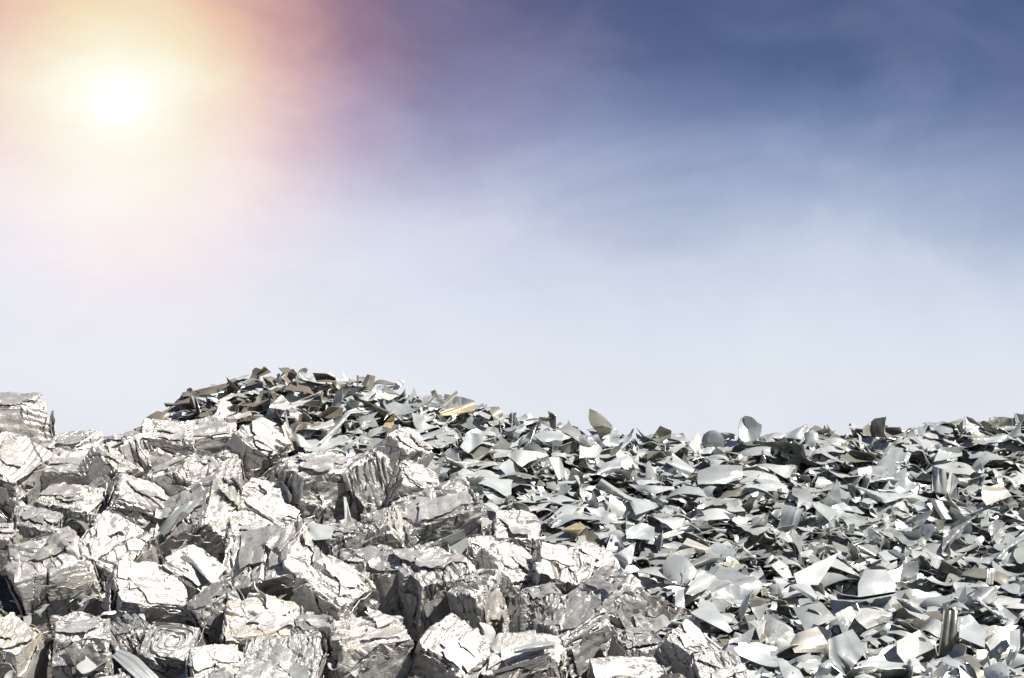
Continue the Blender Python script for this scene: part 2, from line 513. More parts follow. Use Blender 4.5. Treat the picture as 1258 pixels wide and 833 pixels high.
# ------------------------------------------------------------------ bales
def bale_proto(seed, n=74):
    """a block of crushed sheet about one unit across; returns points, quads"""
    rng = np.random.default_rng(seed)
    s = np.linspace(-1, 1, n + 1)
    A, Bq = np.meshgrid(s, s, indexing='ij')
    verts, quads, key = [], [], {}
    all_idx = []
    faces = []
    for ax in range(3):
        for sg in (-1, 1):
            a1, a2 = (ax + 1) % 3, (ax + 2) % 3
            p = np.zeros((n + 1, n + 1, 3))
            p[..., ax] = sg
            p[..., a1] = A
            p[..., a2] = Bq
            if sg < 0:
                p = p.transpose(1, 0, 2)
            faces.append((ax, sg, p))
    # weld shared edge points
    flat = np.concatenate([f[2].reshape(-1, 3) for f in faces])
    keyv = np.round((flat + 1) * n / 2).astype(np.int64)
    code = keyv[:, 0] * 1000000 + keyv[:, 1] * 1000 + keyv[:, 2]
    uniq, first, inv = np.unique(code, return_index=True, return_inverse=True)
    base = flat[first].copy()
    q = np.concatenate([grid_quads(n, n) + i * (n + 1) ** 2 for i in range(6)])
    quads = inv[q]
    disp = np.zeros_like(base)
    press = int(rng.integers(0, 3))
    for fi, (ax, sg, p) in enumerate(faces):
        a1, a2 = (ax + 1) % 3, (ax + 2) % 3
        ids = inv[fi * (n + 1) ** 2:(fi + 1) * (n + 1) ** 2]
        P = base[ids]
        a, b = P[:, a1].copy(), P[:, a2].copy()
        wa = a + sum(rng.normal(0, 0.022) * np.sin(rng.normal(0, 6) * a + rng.normal(0, 5) * b + rng.uniform(0, 6)) for _ in range(4))
        wb = b + sum(rng.normal(0, 0.022) * np.sin(rng.normal(0, 6) * a + rng.normal(0, 5) * b + rng.uniform(0, 6)) for _ in range(4))
        h = np.zeros(len(a))
        layered = ax != press and rng.random() < 0.6

        def cells(K, amp, slope, groove, gdepth, stretch, fold):
            sa, sb = rng.uniform(-1.1, 1.1, K), rng.uniform(-1.1, 1.1, K)
            ph = rng.uniform(0, math.pi)
            if layered:
                ph = 0.0 if a1 == press else math.pi / 2
                ph += rng.normal(0, 0.08)
            ca, cb = math.cos(ph), math.sin(ph)
            da = wa[:, None] - sa
            db = wb[:, None] - sb
            d1 = da * ca + db * cb
            d2 = (-da * cb + db * ca) / stretch
            dist = np.sqrt(d1 * d1 + d2 * d2) + rng.uniform(0, 0.12, K)
            o = np.argsort(dist, 1)
            i1 = o[:, 0]
            r = np.arange(len(a))
            f1, f2 = dist[r, i1], dist[r, o[:, 1]]
            ga, gb = rng.normal(0, slope, K), rng.normal(0, slope, K)
            hh = rng.normal(0, amp, K)[i1] + ga[i1] * da[r, i1] + gb[i1] * db[r, i1]
            if fold:
                fr = rng.uniform(9, 26, K)
                fd = rng.uniform(0, math.pi, K) if not layered else np.full(K, ph)
                w = fr[i1] * (np.cos(fd)[i1] * wa + np.sin(fd)[i1] * wb) + rng.uniform(0, 6, K)[i1]
                hh += fold * np.abs((w / math.pi) % 2 - 1) * (rng.random(K) < 0.75)[i1]
            hh -= gdepth * np.clip(1 - (f2 - f1) / groove, 0, 1) * (rng.random(K) < 0.7)[i1]
            return hh
        st = rng.uniform(3.0, 5.0) if layered else rng.uniform(1.0, 2.6)
        style = rng.random()
        if layered:
            h += cells(int(rng.integers(5, 9)), 0.045, 0.06, 0.040, 0.17, st, 0.0)
            h += cells(int(rng.integers(18, 30)), 0.026, 0.08, 0.034, 0.11, st * 1.3, 0.010)
            h += 0.8 * cells(70, 0.011, 0.06, 0.030, 0.035, 3.0, 0.004)
        elif style < 0.65:                       # broad smooth sheets with long straight creases
            h += cells(int(rng.integers(3, 6)), 0.052, 0.055, 0.034, 0.18, rng.uniform(1.0, 3.2), 0.0)
            h += cells(int(rng.integers(7, 12)), 0.024, 0.06, 0.030, 0.09, rng.uniform(1.4, 3.5), 0.003)
            h += 0.6 * cells(46, 0.012, 0.06, 0.030, 0.03, 2.6, 0.004)
        else:                                    # tightly crumpled foil
            h += cells(int(rng.integers(4, 8)), 0.046, 0.08, 0.036, 0.14, st, 0.0)
            h += cells(int(rng.integers(20, 34)), 0.028, 0.08, 0.032, 0.11, 1.8, 0.006)
            h += cells(80, 0.011, 0.08, 0.030, 0.03, 1.8, 0.005)
        edge = np.minimum(1 - np.abs(a), 1 - np.abs(b))
        win = np.clip(edge / 0.06, 0, 1)
        disp[ids, ax] += sg * h * (0.25 + 0.75 * win) * 0.5 ** (edge < 1e-6)
    # rounded, knocked-in edges and an overall skew
    P = base.copy()
    r8 = (np.abs(P) ** 30).sum(1) ** (1 / 30)
    P = P / r8[:, None]
    P += disp
    for amp, fr in ((0.034, 1.6), (0.010, 5.0), (0.009, 16.0)):
        for _ in range(3):
            kv = rng.normal(0, fr, 3)
            P += amp * rng.normal(0, 0.75, 3) * np.sin(base @ kv + rng.uniform(0, 6.3))[:, None]
    for c in range(8):                                          # corners knocked in
        cv = np.array([1 if c & 1 else -1, 1 if c & 2 else -1, 1 if c & 4 else -1])
        d = np.linalg.norm(base - cv, axis=1)
        P -= cv * rng.uniform(0, 0.20) ** 1.4 * np.exp(-(d / 0.45) ** 2)[:, None]
    P[:, 0] += P[:, 2] * rng.normal(0, 0.09)
    P[:, 1] += P[:, 2] * rng.normal(0, 0.09)
    P *= 0.5
    # loose sheets pressed against the faces, one edge lifting
    flaps = []
    lifts = []
    for ax, sg, _p in faces:
        a1, a2 = (ax + 1) % 3, (ax + 2) % 3
        for _ in range(int(rng.integers(2, 5))):
            nu, nv = 15, 11
            w1, w2 = rng.uniform(0.35, 0.85), rng.uniform(0.16, 0.50)
            c = np.array([[-w1, -w2], [w1, -w2], [w1, w2], [-w1, w2]]) * 0.5 + rng.normal(0, 0.05, (4, 2))
            G = patch2d(nu, nv, c, 0.06, rng)
            ph = rng.uniform(0, math.pi)
            ctr = rng.uniform(-0.24, 0.24, 2)
            q1 = G[..., 0] * math.cos(ph) - G[..., 1] * math.sin(ph) + ctr[0]
            q2 = G[..., 0] * math.sin(ph) + G[..., 1] * math.cos(ph) + ctr[1]
            q1, q2 = np.clip(q1, -0.47, 0.47), np.clip(q2, -0.47, 0.47)
            # follow the face beneath
            fm = (np.abs(base[:, ax] - sg) < 1e-6)
            B1, B2, BH = P[fm][:, a1], P[fm][:, a2], P[fm][:, ax] * sg
            dd = (q1.reshape(-1, 1) - B1) ** 2 + (q2.reshape(-1, 1) - B2) ** 2
            near = np.argpartition(dd, 12, axis=1)[:, :12]
            hh = np.take_along_axis(np.broadcast_to(BH, dd.shape), near, 1).max(1).reshape(q1.shape)
            lift = rng.uniform(0.010, 0.024) + rng.uniform(-0.03, 0.075).__abs__() * (np.linspace(0, 1, nu + 1)[:, None] ** 2)
            crk = 0.016 * np.abs(((q1 * rng.normal(0, 14) + q2 * rng.normal(0, 14)) / 1.0) % 2 - 1)
            Fp = np.zeros(q1.shape + (3,))
            Fp[..., ax] = sg * (0.55 * hh + 0.45 * np.quantile(hh, 0.5) + lift + crk)
            Fp[..., a1], Fp[..., a2] = q1, q2
            flaps.append(thicken(Fp, 0.010))
            lifts.append(float(np.ptp(lift)) > 0.04)
    return P, quads, flaps, lifts


N_PROTO = 15
protos = []
for i in range(N_PROTO):
    P, Q, fl, up = bale_proto(100 + i)
    me = mesh_from('crushed_block', P, Q, M_BALE, 32)
    fms = [mesh_from('lifted_flap' if k_ else 'pressed_sheet', f, shell_quads(15, 11), M_BALE, 30) for f, k_ in zip(fl, up)]
    protos.append((me, fms, P))

CUBE_ROTS = []
for a in range(4):
    for b in range(4):
        CUBE_ROTS.append(Matrix.Rotation(a * math.pi / 2, 4, 'Z') @ Matrix.Rotation(b * math.pi / 2, 4, 'X'))
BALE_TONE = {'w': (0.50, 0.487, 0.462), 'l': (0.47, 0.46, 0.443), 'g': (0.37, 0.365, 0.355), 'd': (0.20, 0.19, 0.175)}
OCC = []                                                  # sample points of the bales, for deciding what shows
bales = []


def add_bale(u, v, w, h, yaw, pitch, roll, tone, stain, label, dd=0.0, dep=None, idx=None):
    i = len(bales)
    d = bale_depth(v) + dd + random.uniform(-0.07, 0.07)
    w, h = w * 0.95, h * 0.95
    pitch += 6
    me, fms, P = protos[(i * 7 + 3) % N_PROTO if idx is None else idx]
    s = d / F
    o = bpy.data.objects.new('scrap_bale', me)
    rot = (Matrix.Rotation(math.radians(roll), 4, 'Y') @ Matrix.Rotation(math.radians(pitch), 4, 'X') @ Matrix.Rotation(math.radians(yaw), 4, 'Z'))
    dims = Matrix.Diagonal((w * s, (dep or (w + h) / 2) * s, h * s, 1))
    o.matrix_world = Matrix.Translation(Vector(at(u, v, d))) @ rot @ dims @ CUBE_ROTS[(i * 5) % 16]
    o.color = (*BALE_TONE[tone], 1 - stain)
    o['label'] = label
    o['category'] = 'bale'
    o['group'] = 'pressed metal bales heaped in front of the loose scrap'
    C.objects.link(o)
    bc = BALE_TONE[tone]
    for fm in fms:
        f = bpy.data.objects.new(fm.name.split('.')[0], fm)
        C.objects.link(f)
        f.parent = o
        k = random.uniform(0.80, 1.06)
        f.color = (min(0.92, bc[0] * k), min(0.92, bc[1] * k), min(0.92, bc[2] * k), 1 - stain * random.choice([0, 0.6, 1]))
    m = np.array(o.matrix_world)
    OCC.append(P @ m[:3, :3].T + m[:3, 3])
    bales.append((u, v, w, label))
    return o


# u, v, width, height, yaw, pitch, roll, tone, stain, label
BALES = [
    (20, 533, 84, 86, 22, 4, 4, 'w', .5, 'tall pale bale standing highest at the picture\'s edge, tan residue round its top'),
    (14, 592, 88, 86, -14, 22, 12, 'w', .3, 'big white crumpled bale directly under the tall bale at the edge'),
    (94, 588, 76, 52, 4, 24, 7, 'l', .15, 'low bale with a flat grey front beside the black cleft'),
    (95, 562, 62, 50, -24, 10, -16, 'w', .2, 'pale bale on the saddle of the heap, against the sky'),
    (133, 585, 52, 62, -20, 8, 34, 'w', .0, 'narrow white bale leaning like a slab in the saddle of the heap'),
    (162, 572, 62, 74, 24, 12, -10, 'l', .1, 'bale with a dark lower side below the notch in the skyline'),
    (208, 556, 66, 66, 12, 18, 9, 'w', .45, 'white crumpled bale under the brown end of the loose scrap crest'),
    (214, 592, 62, 44, -22, 14, -24, 'w', .4, 'flat white block tilted over a deep black hollow'),
    (92, 628, 78, 48, -12, 20, 5, 'w', .1, 'wide white bale below the flat grey front'),
    (168, 632, 76, 64, 22, 12, 32, 'l', .1, 'silver bale tipped on its corner beneath the leaning slab'),
    (4, 676, 46, 54, -8, 10, 2, 'w', .0, 'small white bale cut by the picture\'s edge, halfway up'),
    (143, 690, 74, 78, -14, 42, 8, 'w', .0, 'bale with a bright flat top and a black front in deep shade'),
    (70, 716, 92, 92, 18, 24, -12, 'w', .6, 'large bright bale with tan patches above a black overhang'),
    (104, 802, 68, 76, 8, 10, 2, 'l', .1, 'upright square bale beside the black overhang'),
    (14, 812, 64, 78, -10, 20, 7, 'w', .8, 'tan stained white bale in the bottom corner'),
    (178, 740, 84, 72, 24, 30, 22, 'l', .1, 'tilted silver bale carrying a white slab'),
    (214, 806, 64, 64, -6, 34, 4, 'g', .1, 'square grey bale showing ring-like folds at the foot of the heap'),
    (252, 655, 92, 96, -18, 26, -36, 'w', .2, 'large brilliant white bale set diamond-wise under the scrap bank'),
    (268, 598, 66, 60, 8, 18, -4, 'w', .3, 'squat white bale between the tan-edged bale and the bright leaning one'),
    (314, 560, 56, 66, -16, 24, 32, 'w', .25, 'bright white bale leaning against the corrugated shard'),
    (252, 548, 72, 50, 12, 22, -6, 'w', .3, 'flattened white bale just under the loose scrap bank'),
    (334, 634, 84, 54, -8, 44, 8, 'w', .1, 'bale with a broad flat white top above shaded dark sides'),
    (388, 602, 84, 78, 36, 14, 4, 'l', .1, 'big silver bale whose black side faces the flat-topped bale'),
    (444, 598, 62, 74, 26, 12, -14, 'l', .1, 'silver bale next to a black gap, below the bright leaning slab-shaped bale'),
    (492, 566, 46, 64, -22, 18, 34, 'w', .1, 'bright leaning slab-shaped bale where bales meet the loose scrap'),
    (506, 606, 56, 54, 18, 22, 28, 'l', .1, 'crumpled bale right under the slab-shaped bale'),
    (340, 700, 104, 74, -18, 36, -24, 'w', .15, 'biggest white bale, tilted, with a dark lower edge, mid-heap'),
    (404, 738, 72, 74, -14, 26, 26, 'w', .1, 'white bale tucked below the dark lower edge of the biggest bale'),
    (326, 778, 92, 56, 10, 28, 4, 'w', .85, 'white bale with a brown stain across its front'),
    (268, 752, 58, 58, 24, 20, -22, 'g', .1, 'dull grey bale over a black hole, beside the brown-stained bale'),
    (345, 826, 96, 50, -8, 40, -4, 'g', .1, 'wide grey flat-topped bale on the bottom edge'),
    (264, 830, 62, 54, 20, 30, 12, 'w', .3, 'small bright bale on the bottom edge beside the ring-folded one'),
    (452, 806, 88, 76, 20, 16, 2, 'w', .7, 'white bale with a tan panel on the bottom edge'),
    (388, 796, 50, 74, 28, 10, -6, 'l', .1, 'narrow wrinkled bale squeezed in beside the tan-panelled bale'),
    (462, 718, 68, 80, 14, 22, -8, 'g', .1, 'grey wrinkled bale left of the tall dark-sided bale'),
    (474, 662, 48, 58, -12, 26, -26, 'w', .3, 'small rounded white bale with a smooth front'),
    (540, 648, 104, 74, 6, 22, -16, 'l', .2, 'long bale with a grey front and a bright upturned end'),
    (532, 730, 82, 92, 34, 18, 2, 'l', .1, 'tall bale with a pale front and a dark narrow side'),
    (590, 752, 44, 92, -30, 10, -12, 'w', .0, 'narrow upright white bale against the tall dark-sided bale'),
    (618, 716, 70, 76, -24, 22, 32, 'w', .1, 'bright tilted bale above a black slot'),
    (553, 812, 78, 66, -20, 30, 26, 'w', .1, 'bright white bale below the shaded foot of the tall dark-sided bale'),
    (630, 664, 58, 56, 14, 26, 16, 'l', .15, 'pale bale on the border where the loose scrap begins'),
    (660, 766, 54, 78, 14, 10, 4, 'g', .1, 'bluish grey wrinkled bale next to the black slot'),
    (688, 712, 74, 54, 14, 28, 20, 'l', .1, 'light bale just under the loose scrap border'),
    (758, 754, 66, 96, 20, 22, -26, 'l', .1, 'long slanting bale with a split, creased face'),
    (706, 780, 82, 70, 34, 18, -16, 'g', .0, 'dark-fronted bale under the long slanting bale'),
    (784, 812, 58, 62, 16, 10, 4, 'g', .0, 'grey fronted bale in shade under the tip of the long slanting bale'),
    (646, 824, 88, 66, -12, 30, -8, 'w', .15, 'broad white bale at the bottom between two black gaps'),
    (770, 850, 96, 54, 10, 30, 4, 'w', .3, 'white bale top just rising over the bottom edge'),
    (842, 806, 62, 50, -24, 26, 24, 'l', .1, 'light bale at the end of the bales, under a pale triangular sheet'),
    (880, 840, 66, 56, 14, 24, 10, 'l', .2, 'outermost bale on the bottom edge, half under loose scrap'),
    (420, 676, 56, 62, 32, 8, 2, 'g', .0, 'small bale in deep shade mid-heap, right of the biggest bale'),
    (236, 716, 66, 60, -14, 28, 24, 'w', .1, 'white bale wedged below the diamond-wise bale'),
    (724, 700, 50, 44, -14, 24, 18, 'l', .1, 'small crumpled bale in the corner below the cream strip'),
    (300, 668, 46, 48, 20, 20, 14, 'l', .1, 'small silver bale behind the corner of the biggest bale'),
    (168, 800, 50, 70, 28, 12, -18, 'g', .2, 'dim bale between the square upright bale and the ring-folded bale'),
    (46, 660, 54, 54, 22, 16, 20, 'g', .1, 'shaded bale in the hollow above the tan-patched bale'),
    (594, 690, 44, 50, 20, 30, 12, 'l', .1, 'small bale under the upturned bright end of the long bale'),
]
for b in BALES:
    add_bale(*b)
n_named = len(bales)
def ring_folds(o):
    """square, nested folds pressed into the face that shows"""
    m = np.array(o.matrix_world)[:3, :3]
    view = np.array([0.05, -0.75, 0.65])
    best = max(((m[:, ax] * sg / np.linalg.norm(m[:, ax])) @ view, ax, sg) for ax in range(3) for sg in (-1, 1))
    _, ax, sg = best
    a1, a2 = (ax + 1) % 3, (ax + 2) % 3
    for k_, r in enumerate((0.36, 0.25, 0.14)):
        rng = np.random.default_rng(40 + k_)
        n, w = 40, 0.030
        t = np.arange(n) * 2 * math.pi / n
        c, s_ = np.cos(t), np.sin(t)
        q = (np.abs(c) ** 5 + np.abs(s_) ** 5) ** (-0.2) * r * (1 + 0.07 * np.sin(3 * t + k_) + 0.05 * np.sin(5 * t + 2.1 * k_) + rng.normal(0, 0.015, n))
        V = np.zeros((n, 4, 3))
        for j, (dr, dh) in enumerate(((-w, -0.03), (-w * 0.3, 0.024), (w * 0.3, 0.018), (w, -0.03))):
            V[:, j, a1] = (q + dr) * c + 0.02 * k_
            V[:, j, a2] = (q + dr) * s_ - 0.02 * k_
            V[:, j, ax] = sg * (0.485 + dh + rng.normal(0, 0.003, n))
        idx = np.arange(n * 4).reshape(n, 4)
        nx = np.roll(idx, -1, 0)
        qd = np.concatenate([np.stack([idx[:, j], nx[:, j], nx[:, (j + 1) % 4], idx[:, (j + 1) % 4]], 1) for j in range(4)])
        f = bpy.data.objects.new('ring_fold', mesh_from('ring_fold', V.reshape(-1, 3), qd, M_BALE, 40))
        C.objects.link(f)
        f.parent = o
        f.color = o.color


ring_folds(next(o for o in C.objects if 'ring-like' in str(o.get('label'))))
# the layer beneath, showing through the gaps, and a few beyond the frame
rb = random.Random(5)
cands = []
for v in range(560, 900, 46):
    for u in range(-110, 1000, 62):
        uu_, vv_ = u + rb.uniform(-20, 20), v + rb.uniform(-14, 14)
        bv = np.interp(uu_, BOUND[:, 0], BOUND[:, 1])
        if vv_ < bv + 26:
            continue
        inside = -20 < uu_ < 1258 and vv_ < 845
        if inside or uu_ <= -20 or vv_ >= 845:
            cands.append((uu_, vv_, inside))


def nearest_bales(u, v, k):
    o = sorted(range(n_named), key=lambda i: (BALES[i][0] - u) ** 2 + (BALES[i][1] - v) ** 2)
    return o[:k]


hidden = []
GAPS = [(130, 718), (60, 788), (76, 806), (30, 645), (30, 712), (215, 620), (275, 782), (200, 762), (430, 668), (350, 660), (518, 768), (505, 792),
        (640, 775), (655, 742), (738, 812), (330, 592), (245, 690), (395, 628), (480, 760)]
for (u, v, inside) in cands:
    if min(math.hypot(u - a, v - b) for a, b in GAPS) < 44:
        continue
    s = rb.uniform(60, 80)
    tone = rb.choice('lggdd')  # mostly darker tones, painting the gaps' shade into the bales underneath
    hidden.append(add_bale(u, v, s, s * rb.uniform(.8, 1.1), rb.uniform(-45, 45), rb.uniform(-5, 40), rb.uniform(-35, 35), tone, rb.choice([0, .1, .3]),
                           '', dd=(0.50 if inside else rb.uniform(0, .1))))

# ------------------------------------------------------------------ traced scraps: outline on the photo, own distance, lean and bend
# label, kind, tint, lean (1 lies on the slope, 0 stands upright), turn (+ faces to the left, - to the right), bow, outline
def ellipse(u, v, a, b):
    return [(u + a * math.cos(k_ * math.pi / 10 + 0.4), v + b * math.sin(k_ * math.pi / 10 + 0.4)) for k_ in range(20)]


